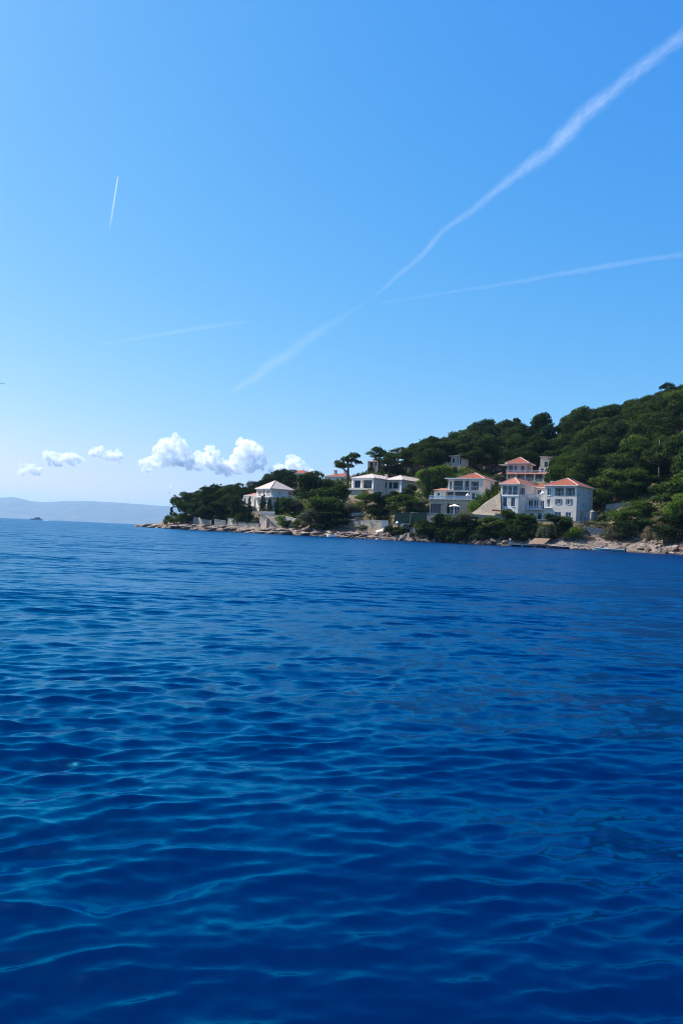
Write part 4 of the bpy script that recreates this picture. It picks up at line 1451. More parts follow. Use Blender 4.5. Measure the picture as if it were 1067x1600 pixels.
# -- trees one can tell apart along the shore and gardens
T = tree_at
T(483, 737, 64, 262, 'pine', 0, 'leaf_dark', "big dark garden pine with forked trunk beside the pyramid-roofed house")
T(515, 757, 56, 249, 'broad', 0, 'leaf_green', "bushy green tree crowding the big dark garden pine", "leafy_tree")
T(506, 776, 44, 246, 'broad', 1, 'leaf_green', "lighter green bushy tree standing in front of the big garden pine", "leafy_tree")
T(462, 781, 20, 262, 'broad', 2, 'leaf_olive', "slender pale tree under the big dark garden pine", "leafy_tree")
T(486, 795, 32, 246, 'broad', 2, 'leaf_olive', "reddish-grey bush on the bank under the green bushy trees", "bush", "bush")
T(520, 797, 58, 242, 'broad', 0, 'leaf_dark', "wide dark bush hanging over the ledges by the garden wall", "bush", "bush")
T(500, 812, 30, 241, 'shrub', 1, 'leaf_dark', "small dark bush at the foot of the wide dark bush", "bush", "bush")
T(571, 771, 31, 244, 'umbrella', 0, 'leaf_green', "umbrella-headed clipped tree before the ochre terrace wall", "umbrella_tree")
T(548, 786, 20, 243, 'umbrella', 0, 'leaf_olive', "small thin tree beside the umbrella-headed tree", "umbrella_tree")
T(595, 769, 33, 238, 'pine', 1, 'leaf_dark', "dark pine leaning over the bathing deck", tilt=(0, .06))
T(588, 789, 26, 235, 'broad', 1, 'leaf_dark', "low dark tree in front of the leaning deck pine", "leafy_tree")
T(637, 773, 52, 225, 'broad', 2, 'leaf_green', "wide spreading tree with bare trunk over the green screen fence", "leafy_tree")
T(659, 778, 26, 222, 'broad', 0, 'leaf_olive', "grey-green spreading tree beside the stone-based villa", "leafy_tree")
T(616, 767, 13, 250, 'pine', 2, 'leaf_dark', "narrow dark pine against the stepped front of the long pale villa")
T(641, 757, 18, 240, 'pine', 3, 'leaf_dark', "ragged dark pine before the end of the long pale villa")
T(631, 769, 18, 245, 'pine', 4, 'leaf_dark', "small dark pine between the two ragged garden pines")
for i, (u, vt, w, d) in enumerate([(667, 735, 9, 238), (680, 736, 9, 237), (691, 733, 9, 236), (388, 776, 8, 268), (420, 779, 9, 267), (433, 777, 8, 266), (441, 777, 9, 265), (410, 773, 11, 268), (786, 729, 7, 239), (699, 785, 4, 213)]):
    T(u, vt, w, d, 'cypress', i, 'cypress',
      ["dark cypress column behind the stone-based villa", "dark cypress column before the pyramid-roofed house", "lone cypress rising before the porch of the pink villa", "thin cypress against the stone base of the glazed villa"][0 if i < 3 else 1 if i < 8 else i - 6],
      "cypress", group="cypresses behind the stone-based villa" if i < 3 else "cypresses before the pyramid-roofed house" if i < 8 else None)
for i, (u, vt, w, d) in enumerate([(675, 728, 30, 252), (692, 727, 22, 254), (660, 734, 18, 252)]):
    T(u, vt, w, d, 'broad', i, 'leaf_bright', "bright green bush behind the three cypresses", "bush", "bush", "bright bushes behind the cypresses")
T(449, 777, 22, 264, 'broad', 1, 'leaf_green', "light green tree at the end of the row of cypresses", "leafy_tree")
T(444, 803, 26, 257, 'shrub', 0, 'leaf_bright', "bright green bush spilling over the cream terrace", "bush", "bush")
T(400, 808, 15, 267, 'shrub', 1, 'leaf_olive', "grey-green bush left of the cream terrace wall", "bush", "bush")
T(372, 779, 26, 276, 'broad', 1, 'leaf_dark', "round dark tree before the grey flat-roofed house", "leafy_tree")
T(374, 800, 18, 272, 'shrub', 2, 'leaf_green', "green bush behind the white-capped terrace wall", "bush", "bush")
for i, (u, vt, w, d, m) in enumerate([(358, 804, 14, 280, 'leaf_dark'), (365, 806, 12, 278, 'leaf_green'), (382, 806, 14, 275, 'leaf_dark'), (391, 808, 12, 273, 'leaf_green'), (340, 804, 18, 284, 'leaf_dark'), (352, 802, 16, 285, 'leaf_dark'), (326, 803, 18, 289, 'leaf_dark'), (312, 801, 16, 294, 'leaf_dark')]):
    T(u, vt, w, d, 'shrub', i, m, "low bush along the terraces of the point", "bush", "bush", "bushes along the terraces of the point")
for i, (u, vt, w, d, m) in enumerate([(456, 792, 18, 262, 'leaf_dark'), (466, 799, 16, 258, 'leaf_dark'), (472, 808, 20, 252, 'leaf_olive'), (449, 812, 16, 254, 'leaf_dark'), (462, 813, 14, 250.5, 'leaf_green'), (536, 806, 18, 240, 'leaf_dark'), (544, 800, 16, 246, 'leaf_dark'), (528, 790, 22, 250, 'leaf_dark'), (604, 806, 24, 232, 'leaf_dark'), (612, 800, 22, 236, 'leaf_green'), (598, 800, 20, 238, 'leaf_dark'), (622, 796, 24, 232, 'leaf_dark'), (560, 808, 14, 238, 'leaf_olive'), (566, 820, 18, 234, 'leaf_olive')]):
    T(u, vt, w, d, 'shrub', i, m, "garden bush between the big garden pine and the umbrella-headed tree", "bush", "bush", "garden bushes around the big pine")
# point of the headland
T(291, 769, 34, 300, 'pine', 5, 'leaf_pine', "outermost pine leaning seaward at the point", tilt=(0, -.10))
T(318, 761, 34, 303, 'pine', 0, 'leaf_pine', "rounded pine over the little white house on the point")
T(336, 757, 34, 298, 'pine', 2, 'leaf_dark', "dark pine on the headland above the stone terrace")
T(353, 760, 34, 294, 'pine', 3, 'leaf_pine', "broad pine above the square stone terrace")
T(326, 778, 34, 292, 'pine', 1, 'leaf_pine', "low sunlit pine on the headland above the broken wall")
T(345, 782, 30, 287, 'pine', 4, 'leaf_dark', "low dark pine above the square stone terrace")
for i, (u, vt, w, d) in enumerate([(304, 778, 30, 296), (300, 770, 30, 306), (336, 770, 34, 292), (352, 776, 32, 288), (362, 766, 30, 300), (320, 790, 24, 290), (366, 786, 26, 283), (309, 767, 28, 312), (344, 763, 30, 308), (360, 757, 28, 316)]):
    T(u, vt, w, d, 'pine', i, 'leaf_dark' if i % 3 else 'leaf_pine', "pine in the dark grove on the headland point", group="pines of the headland grove")
T(372, 755, 32, 316, 'pine', 5, 'leaf_dark', "pine behind the grey flat-roofed house")
T(388, 757, 26, 322, 'pine', 1, 'leaf_pine', "pine beside the small roof left of the pyramid-roofed house")
T(266.5, 791, 7, 306, 'tall_pine', 0, 'leaf_dark', "tiny wind-bent sapling on the bare point", tilt=(0, .15))
for i, (u, vt, w, d) in enumerate([(262, 805, 12, 307), (273, 801, 20, 306), (284, 801, 18, 303), (293, 803, 14, 300)]):
    T(u, vt, w, d, 'shrub', i, 'leaf_green', "low green scrub bush on the bare point", "bush", "bush", "scrub bushes on the point")
# wood behind the pyramid-roofed house and along the ridge
for i, (u, vt, w, d) in enumerate([(412, 744, 30, 330), (428, 737, 30, 335), (442, 733, 28, 338), (455, 742, 24, 330), (400, 752, 26, 330)]):
    T(u, vt, w, d, 'pine', i, 'leaf_dark', "dark pine in the wood behind the pyramid-roofed house", group="pines behind the pyramid-roofed house")
T(543, 706, 42, 300, 'tall_pine', 0, 'leaf_pine', "tall lone pine with bare trunk and parted crown on the ridge")
T(592, 699, 38, 300, 'tall_pine', 1, 'leaf_pine', "leaning ridge pine beside the narrow house", tilt=(0, -.06))
T(621, 699, 40, 294, 'tall_pine', 2, 'leaf_pine', "ridge pine before the grey-white house")
T(608, 716, 30, 289, 'pine', 3, 'leaf_dark', "low dark pine before the grey-white ridge house")
T(634, 706, 34, 288, 'pine', 0, 'leaf_pine', "round pine between the ridge pines over the grey-white house")
T(578, 728, 16, 297, 'shrub', 1, 'leaf_dark', "dark bush before the narrow house on the ridge", "bush", "bush")
T(645, 694, 40, 286, 'tall_pine', 1, 'leaf_pine', "thick-crowned ridge pine over the low brown-roofed house")
T(562, 738, 20, 292, 'shrub', 2, 'leaf_pine', "round bush on the skyline above the long pale villa", "bush", "bush")
T(582, 736, 22, 286, 'shrub', 3, 'leaf_bright', "bright bush above the roof of the long pale villa", "bush", "bush")
T(604, 739, 30, 284, 'shrub', 0, 'leaf_dark', "dark hedge bush above the roof of the long pale villa", "bush", "bush")
T(532, 752, 20, 300, 'shrub', 1, 'leaf_dark', "dark bush at the foot of the tall lone pine", "bush", "bush")
for i, (u, vt, w, d) in enumerate([(662, 690, 44, 278), (682, 684, 44, 282), (676, 700, 40, 268), (694, 690, 40, 276), (740, 690, 44, 268), (752, 700, 38, 262), (772, 690, 44, 262), (766, 678, 46, 274), (735, 678, 46, 284), (862, 690, 44, 256), (872, 702, 40, 246), (884, 712, 40, 236), (800, 678, 44, 270), (824, 684, 44, 268)]):
    T(u, vt, w, d, 'pine', i, 'leaf_dark' if i % 2 else 'leaf_pine', "large pine at the lower edge of the hillside wood behind the villas", group="large pines behind the villas", sink=.5)
T(845, 645, 38, 283, 'pine', 3, 'leaf_dark', "big round-headed pine standing above the skyline", sink=1)
# bank below the villas
for i, (u, vt, w, d, k, m, lab) in enumerate([
        (685, 803, 34, 208, 'broad', 'leaf_dark', "dark bank bush under the dark terrace wall"),
        (705, 806, 30, 206, 'broad', 'leaf_green', "green bank bush under the white parasol"),
        (724, 801, 36, 205.5, 'broad', 'leaf_olive', "grey-green bank bush left of the pale terrace edge"),
        (668, 812, 30, 209.5, 'broad', 'leaf_dark', "dark bank bush beside the sloping plank"),
        (741, 812, 22, 202.5, 'shrub', 'leaf_dark', "small dark bush under the pale terrace edge"),
        (769, 807, 36, 198.5, 'broad', 'leaf_green', "big green bush under the tan ramp wall"),
        (790, 797, 30, 200.5, 'broad', 'leaf_green', "green tree growing before the white arch"),
        (815, 803, 34, 196.5, 'broad', 'leaf_green', "rounded green bush under the villa infill balcony"),
        (800, 822, 32, 194, 'shrub', 'leaf_dark', "low dark bush above the concrete jetty"),
        (867, 804, 42, 192, 'broad', 'leaf_dark', "large dark fig bush under the right wing of the white villa"),
        (886, 806, 14, 195, 'shrub', 'leaf_olive', "pale shrub before the corner of the right wing"),
        (896, 823, 24, 188.3, 'shrub', 'leaf_bright', "vivid green round bush on the scree"),
        (848, 822, 20, 190, 'shrub', 'leaf_olive', "dull shrub above the slanted plank roof"),
        (750, 826, 30, 199.5, 'shrub', 'leaf_dark', "dark overhanging bush above the sea rocks"),
        (715, 822, 34, 202.5, 'shrub', 'leaf_dark', "dark low bush above the shaded cove rocks"),
        (692, 824, 30, 205, 'shrub', 'leaf_dark', "dark low bush over the cove left of the rocks"),
        (940, 815, 22, 192, 'shrub', 'leaf_olive', "grey shrub on the rough field wall"),
        (958, 822, 36, 185.5, 'shrub', 'leaf_olive', "grey-green shrub at the left of the bank thicket"),
        (985, 795, 46, 188, 'broad', 'leaf_green', "big dark green thicket bush on the scree bank"),
        (999, 784, 30, 193, 'broad', 'leaf_green', "upper bush of the scree bank thicket"),
        (975, 812, 34, 184, 'shrub', 'leaf_dark', "low bush under the scree bank thicket"),
        (1012, 822, 18, 179, 'shrub', 'leaf_dry', "dry brown shrub at the edge of the scree"),
        (1046, 752, 52, 188, 'pine', 'leaf_pine', "feathery light pine at the right of the scree bank"),
        (1064, 772, 34, 177, 'broad', 'leaf_bright', "light-leaved fig tree at the far right bank"),
        (1050, 802, 46, 174, 'broad', 'leaf_dark', "dark thicket above the shore boulders"),
        (1036, 818, 26, 174, 'shrub', 'leaf_olive', "yellowish bush over the shore boulders"),
        (1085, 800, 40, 171, 'broad', 'leaf_dark', "dark bush past the shore boulders"),
        (941, 738, 36, 211, 'broad', 'leaf_green', "first rounded pine of the row above the red earth"),
        (966, 732, 42, 209, 'broad', 'leaf_green', "second rounded pine of the row above the red earth"),
        (992, 732, 40, 207, 'broad', 'leaf_green', "third rounded pine of the row above the red earth"),
        (1016, 742, 38, 205, 'broad', 'leaf_dark', "fourth rounded pine of the row above the red earth"),
        (751, 771, 18, 214, 'shrub', 'leaf_bright', "bright hedge bush low on the slope by the tan ramp"),
        (760, 764, 20, 216, 'shrub', 'leaf_bright', "bright hedge bush midway up the slope by the tan ramp"),
        (771, 757, 20, 219, 'shrub', 'leaf_bright', "bright hedge bush high on the slope by the tan ramp"),
        (741, 782, 18, 211, 'shrub', 'leaf_bright', "bright hedge bush at the foot of the tan ramp"),
        (777, 741, 18, 236, 'broad', 'leaf_olive', "yellow-flowered bush left of the pink villa porch"),
        (862, 738, 22, 236, 'shrub', 'leaf_green', "green shrub at the foot of the big pine beside the pink villa"),
        (872, 740, 20, 228, 'shrub', 'leaf_green', "green shrub above the red roof of the white villa")]):
    T(u, vt, w, d, k, i, m, lab, "bush" if k == 'shrub' else "leafy_tree", "bush" if k == 'shrub' else "tree")


for i, u in enumerate(range(610, 866, 8)):
    if 792 < u < 858 and i % 2: continue
    uu = u + rng.uniform(-3, 3)
    dd = shore_depth(uu) + rng.uniform(2.2, 5.5)
    g_ = on_ground(uu, dd)
    plant("bush", 'shrub', i, g_ - Vector((0, 0, .2)), rng.uniform(1.8, 3.2), rng.uniform(3.2, 5.4), 'leaf_dark' if rng.random() < .75 else 'leaf_green',
          "dark bush overhanging the shaded shore below the villas", "bush", "bushes overhanging the shaded shore")


def palm(u, vtop, vbase, d):
    g = on_ground(u, d)
    h = P(u, vtop, d).z - g.z
    o = empty("palm_tree", g, .4, "palm with arching fronds beside the ochre terrace wall", "tree")
    MB().tube([(0, 0, -.5), (.08, 0, h * .4), (0, .05, h * .75)], [.26, .2, .2], 8).build("trunk", M['trunk'], o)
    for k in range(16):
        a = k * 2.4
        up = .9 - .75 * (k / 16)
        mb = MB()
        pts = []
        L = 2.6
        for j in range(7):
            t = j / 6
            r = L * t
            pts.append(Vector((r * math.cos(a) * .9, r * math.sin(a) * .9, h * .75 + r * up * .6 - 1.0 * t * t * (1.3 - up * .3))))
        side = Vector((-math.sin(a), math.cos(a), 0))
        for j in range(6):
            for q in range(3):
                t = (q + .5) / 3
                p = pts[j].lerp(pts[j + 1], t)
                for s in (-1, 1):
                    tip = p + side * s * .55 * (1.1 - j / 8) + (pts[j + 1] - pts[j]) * .8 + Vector((0, 0, -.25))
                    mb.add([p, p + (pts[j + 1] - pts[j]) * .22, tip], [(0, 1, 2)])
        mb.tube(pts, .025, 4)
        mb.build("frond", M['leaf_green'], o)


palm(536, 773, 812, 250)

# -- the pine wood that covers the hill: every tree a copy standing on the slope
SKY = [(520, 745), (560, 742), (640, 705), (665, 682), (690, 681), (710, 677), (730, 671), (745, 664), (762, 656), (800, 657), (818, 664), (830, 676), (862, 684),
       (880, 682), (888, 655), (905, 637), (930, 637), (942, 643), (960, 633), (985, 626), (1010, 618), (1040, 611), (1067, 602), (1120, 590), (1250, 570), (1600, 540)]
# regions of the photograph that stay free of trees standing nearer than a depth: (u0, u1, v0, v1, depth)
CLEAR = [(775, 930, 742, 830, 216), (776, 862, 706, 760, 246), (660, 775, 728, 810, 232), (700, 734, 708, 732, 274), (540, 662, 738, 800, 268),
         (566, 680, 708, 745, 316), (930, 1020, 770, 800, 212), (752, 778, 722, 760, 262), (838, 860, 720, 745, 250)]


def to_px(p):
    d = Vector(p) - Vector((0, 0, CAM_H))
    z = d.dot(_f)
    return UC + F_PX * d.dot(_r) / z, VC - F_PX * d.dot(_u) / z


def forest():
    placed = []
    g = random.Random(21)
    tries = 0
    while len(placed) < 285 and tries < 30000:
        tries += 1
        u = g.uniform(640, 1110) if g.random() < .96 else g.uniform(1110, 1300)
        d = g.uniform(shore_depth(u) + 20, 345)
        gp = on_ground(u, d)
        x, y, z = gp
        h = g.uniform(9.0, 15.5)
        w = g.uniform(8.0, 12.5)
        uu, vtop = to_px((x, y, z + h))
        _, vb = to_px((x, y, z))
        sk = float(np.interp(uu, [s[0] for s in SKY], [s[1] for s in SKY]))
        hidden = False
        if vtop < sk + g.uniform(-12, 6):                               # keep the skyline of the wood: shorter trees near the crest
            sk += g.uniform(2, 14)
            h2 = h - (sk - vtop) * d / F_PX
            if h2 < 4.5: continue
            w *= h2 / h
            h = h2
            vtop = sk
        if vtop > 790: continue
        wp = w * F_PX / d / 2 * .9
        bad = False
        for (u0, u1, v0, v1, dd) in CLEAR:
            if d < dd and uu + wp > u0 and uu - wp < u1 and vb > v0 and vtop < v1:
                bad = True; break
        if bad: continue
        for (cx, cy_, c, sn, x0, x1, y0, y1, pz) in PADS:
            lx = (x - cx) * c + (y - cy_) * sn
            ly = -(x - cx) * sn + (y - cy_) * c
            if x0 - 2.5 < lx < x1 + 2.5 and y0 - 2.5 < ly < y1 + 2.5:
                bad = True; break
        if bad: continue
        if any((x - a) ** 2 + (y - b) ** 2 < (.52 * (w + ww) / 2 + .7) ** 2 for a, b, ww in placed): continue
        placed.append((x, y, w))
        r = g.random()
        mat = 'leaf_pine' if r < .6 else 'leaf_dark' if r < .88 else 'leaf_green'
        plant("pine_tree", 'tall_pine' if g.random() < .16 else 'pine', g.randrange(6), (x, y, z - .4), h + .4, w, mat, "pine in the dense dark wood covering the hill above the villas", "tree", "pines of the hillside wood", rz=g.uniform(0, 6.28))
    return placed


for i, (u, vt, w, d) in enumerate([(656, 694, 30, 288), (675, 682, 36, 294), (695, 683, 30, 298), (712, 677, 34, 300), (735, 669, 36, 302), (762, 656, 46, 304), (791, 657, 46, 302), (816, 664, 36, 298), (890, 655, 36, 286),
                                   (907, 635, 46, 292), (926, 640, 38, 290), (958, 632, 40, 298), (985, 626, 44, 300), (1012, 618, 44, 300), (1040, 611, 44, 298), (1063, 602, 46, 296)]):
    T(u, vt, w * .86, d, 'pine', i, 'leaf_dark' if i % 3 == 1 else 'leaf_pine', "tall pine crown standing out on the skyline of the wooded hill", group="skyline pines of the hill", sink=.5)
FOREST = forest()


def undergrowth():
    """maquis under the trees: a carpet nobody could count"""
    g = np.random.default_rng(3)
    rr = random.Random(9)
    clumps = []
    n = 0
    while n < 6500:
        u = rr.uniform(330, 1240)
        sd = shore_depth(u)
        d = sd + rr.uniform(9, 150)
        p = on_ground(u, d)
        if p.z < 4.0: continue
        if 900 < u < 1075 and d < sd + 15 and rr.random() < .8: continue
        bad = False
        for (cx, cy_, c, sn, x0, x1, y0, y1, pz) in PADS:
            lx = (p.x - cx) * c + (p.y - cy_) * sn
            ly = -(p.x - cx) * sn + (p.y - cy_) * c
            if x0 - .3 < lx < x1 + .3 and y0 - 1.5 < ly < y1 + .5: bad = True; break
        if bad: continue
        s = rr.uniform(.6, 1.7)
        clumps.append(((p.x, p.y, p.z + .2), (s, s, s * .7)))
        n += 1
    V, F = leaf_cards(clumps, 26, .38, 1.7, seed=4)
    o = link_mesh("undergrowth", np_mesh("undergrowth", V, F), M['leaf_green'])
    tag(o, "low green scrub covering the ground under the trees", "scrub", kind="stuff")


undergrowth()


# ------------------------------------------------------------------ rocks
def rock_mesh(seed, flat):
    import bmesh
    bm = bmesh.new()
    bmesh.ops.create_icosphere(bm, subdivisions=2, radius=1.0)
    off = Vector((seed * 7.3, seed * 3.1, 0))
    for v in bm.verts:
        n = v.co.normalized()
        k = 1 + .42 * mnoise.noise(n * 1.3 + off) + .18 * mnoise.noise(n * 3.1 + off)
        c = n * k
        # chisel a few flat faces
        for q in range(5):
            pl = Vector((math.sin(seed + q * 2.1), math.cos(seed * 1.7 + q * 1.3), math.sin(q * 1.9 + seed * .6))).normalized()
            dd = c.dot(pl) - .62
            if dd > 0: c -= pl * dd * .85
        v.co = Vector((c.x * 1.2, c.y * .85, c.z * flat))
    me = bpy.data.meshes.new("rock")
    bm.to_mesh(me); bm.free()
    me.materials.append(M['rock'])
    return me


ROCKS = [rock_mesh(i, .75) for i in range(6)]
LEDGES = [rock_mesh(20 + i, .26) for i in range(5)]


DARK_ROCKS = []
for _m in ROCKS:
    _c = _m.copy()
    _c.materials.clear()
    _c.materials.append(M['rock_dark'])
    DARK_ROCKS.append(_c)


def put_rock(u, s, size, mesh, label, group, sq=1.0, up=.15, name="rock", along=None):
    d = shore_depth(u) + s
    p = on_ground(u, d)
    o = bpy.data.objects.new(name, mesh)
    COL.objects.link(o)
    o.location = (p.x, p.y, max(p.z, -.1) + up * size)
    rz = rng.uniform(0, 6.28) if along is None else along + rng.uniform(-.35, .35)
    o.rotation_euler = (rng.uniform(-.3, .3) * (1 if along is None else .35), rng.uniform(-.3, .3) * (1 if along is None else .35), rz)
    o.scale = (size * rng.uniform(.8, 1.4), size * rng.uniform(.7, 1.1) * sq, size * rng.uniform(.7, 1.1))
    tag(o, label, "rock", group)


def rocks():
    al = math.radians(-48)
    for k in range(70):       # bedded ledges of the point and the long left shore
        u = rng.uniform(222, 500)
        put_rock(u, rng.uniform(-.6, 5.5), rng.uniform(.8, 2.9), rng.choice(LEDGES), "flat limestone ledge along the shore of the point", "ledges of the point", along=al, up=.1, name="rock_ledge")
    for k in range(12):
        put_rock(rng.uniform(214, 262), rng.uniform(0, 4), rng.uniform(1.1, 2.0), rng.choice(LEDGES), "low rock slab running into the sea at the tip", "slabs at the tip", along=al, up=.06, name="rock_ledge")
    for k in range(60):
        u = rng.uniform(480, 612)
        put_rock(u, rng.uniform(-.5, 5), rng.uniform(.6, 1.7), rng.choice(LEDGES + ROCKS[:2]), "brown limestone rock beside the bathing deck", "rocks beside the bathing deck", along=al, name="rock")
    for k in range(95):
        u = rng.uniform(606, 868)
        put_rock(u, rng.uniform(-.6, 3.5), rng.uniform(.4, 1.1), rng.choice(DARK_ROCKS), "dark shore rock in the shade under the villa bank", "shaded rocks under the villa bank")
    for k in range(210):      # scree and boulders at the right
        u = rng.uniform(868, 1100)
        s = abs(rng.gauss(0, 4.5)) - .4
        big = rng.random() < .16
        put_rock(u, s, rng.uniform(.6, 1.05) if big else rng.uniform(.2, .5), rng.choice(ROCKS), "pale broken boulder on the scree shore", "boulders of the scree shore", name="boulder")
    for (u, s, z) in ((1003, 2.0, 1.1), (1013, 1.2, 1.4), (1023, 2.4, 1.2), (1032, 1.0, 1.0), (1047, 1.6, 1.1), (1058, 2.2, 1.3), (735, 0, 1.3), (722, .2, 1.2), (765, .2, 1.2), (770, .8, 1.4)):
        put_rock(u, s, z, rng.choice(ROCKS), "large angular boulder among the shore rocks", "large angular boulders of the shore", name="boulder")
    # rubble: uncountable small stones
    V, F = [], []
    base = [(0, 0, 1), (0, 0, -1), (1, 0, 0), (-1, 0, 0), (0, 1, 0), (0, -1, 0)]
    fc = [(0, 2, 4), (0, 4, 3), (0, 3, 5), (0, 5, 2), (1, 4, 2), (1, 3, 4), (1, 5, 3), (1, 2, 5)]
    n = 0
    for k in range(9500):
        u = rng.uniform(860, 1150) if rng.random() < .75 else rng.uniform(225, 860)
        s = abs(rng.gauss(0, 5)) if u > 860 else abs(rng.gauss(0, 3))
        if s > 15: continue
        p = on_ground(u, shore_depth(u) + s)
        r = rng.uniform(.10, .38)
        a = rng.uniform(0, 6.28)
        for b in base:
            j = r * rng.uniform(.6, 1.3)
            x, y = b[0] * math.cos(a) - b[1] * math.sin(a), b[0] * math.sin(a) + b[1] * math.cos(a)
            V.append((p.x + x * j * 1.2, p.y + y * j, p.z + .1 + b[2] * j * .7))
        F += [tuple(q + n for q in f) for f in fc]
        n += 6
    o = link_mesh("rubble", np_mesh("rubble", np.array(V), np.array(F)), M['rubble'])
    tag(o, "small broken stones strewn along the shore", "rubble", kind="stuff")
    for k in range(70):
        u = rng.uniform(900, 1090)
        d = shore_depth(u) + rng.uniform(5, 18)
        p = on_ground(u, d)
        w = rng.uniform(.8, 2.0)
        plant("scrub_tuft", 'tuft', k, p, w * .6, w, 'leaf_dry' if rng.random() < .6 else 'leaf_olive', "dry scrub tuft on the stony bank", "scrub", "scrub tufts on the stony bank")


rocks()


# ------------------------------------------------------------------ boats
def hull_mesh(mb, L, B, H, draft, n=14, bow=1.8):
    rows = []
    for i in range(n + 1):
        t = i / n
        x = -L / 2 + L * t
        w = B / 2 * (1 - max(0, (t - .35) / .65) ** bow) * (.86 + .14 * min(1, t / .3))
        w = max(w, .02)
        sheer = H * (1 + .35 * max(0, (t - .4) / .6) ** 2)
        fl = max(0, (t - .8) / .2)
        rows.append([(x, -w, sheer), (x, -w * .86, .25 * H), (x, -w * .5, -draft * (1 - fl)), (x, 0, -draft * (1 - fl * .9)), (x, w * .5, -draft * (1 - fl)), (x, w * .86, .25 * H), (x, w, sheer)])
    vs = [p for r_ in rows for p in r_]
    fs = []
    for i in range(n):
        for k in range(6):
            fs.append((i * 7 + k, i * 7 + k + 1, (i + 1) * 7 + k + 1, (i + 1) * 7 + k))
    fs.append((0, 1, 2, 3, 4, 5, 6))
    mb.add(vs, fs)
    return rows


def small_boat(u, d, L, B, yaw, hull, label, motor=True, H=.55, s_in='boat_in', fenders=0):
    p = P(u, 845, d)
    o = empty("moored_boat", Vector((p.x, d, 0)), yaw, label, "boat")
    mb = MB()
    rows = hull_mesh(mb, L, B, H, .25)
    hu = mb.build("hull", M[hull], o)
    ins = MB()
    vs, fs = [], []
    for r_ in rows:
        vs += [(r_[0][0], r_[0][1] * .92, r_[0][2] * .45), (r_[6][0], r_[6][1] * .92, r_[6][2] * .45)]
    for i in range(len(rows) - 1):
        fs.append((2 * i, 2 * i + 1, 2 * i + 3, 2 * i + 2))
    ins.add(vs, fs)
    ins.build("floor", M[s_in], o)
    for s in (0, 6):
        MB().tube([r_[s] for r_ in rows], .05, 5).build("gunwale", M['hull_white'], hu)
    for t in (.3, .55, .75):
        i = int(t * (len(rows) - 1))
        r_ = rows[i]
        MB().box(r_[0][0] - .15, r_[0][0] + .15, r_[0][1] * .95, r_[6][1] * .95, H * .72, H * .8).build("thwart", M['hull_white' if hull != 'hull_white' else 'wood'], o)
    if motor:
        m_ = MB()
        m_.box(-L / 2 - .35, -L / 2 - .02, -.16, .16, H * .5, H + .45)
        m_.box(-L / 2 - .26, -L / 2 - .12, -.06, .06, -.4, H * .5)
        m_.build("outboard_motor", M['frame_dark'], o)
    for k in range(fenders):
        x = -L / 4 + k * L / 3
        MB().tube([(x, -B / 2 - .08, .05), (x, -B / 2 - .1, .3), (x, -B / 2 - .08, .62)], [.1, .16, .08], 8).build("fender", M['hull_white'], o)
    return o


small_boat(952, 175.3, 6.2, 1.8, math.radians(158), 'hull_teal', "long blue-green open boat moored under the boulder scree", H=.5)
small_boat(872, 184.2, 4.6, 1.6, math.radians(165), 'hull_red', "small dark red boat with white fenders in the shade by the jetty", motor=False, fenders=2)
small_boat(256, 305.6, 4.4, 1.6, math.radians(140), 'hull_blue', "small blue boat moored by the ledges of the point")
small_boat(518, 232, 3.6, 1.5, math.radians(150), 'hull_white', "small white dinghy moored before the dark bushes", motor=False)


def raft():
    p = P(591, 842, 220.5)
    o = empty("swim_float", Vector((p.x, p.y, 0)), .3, "small white float moored off the timber deck", "float")
    MB().box(-.7, .7, -.5, .5, -.1, .22).build("float_body", M['hull_white'], o)
    MB().box(-.6, .6, -.4, .4, .224, .26).build("deck", M['frame'], o)


raft()


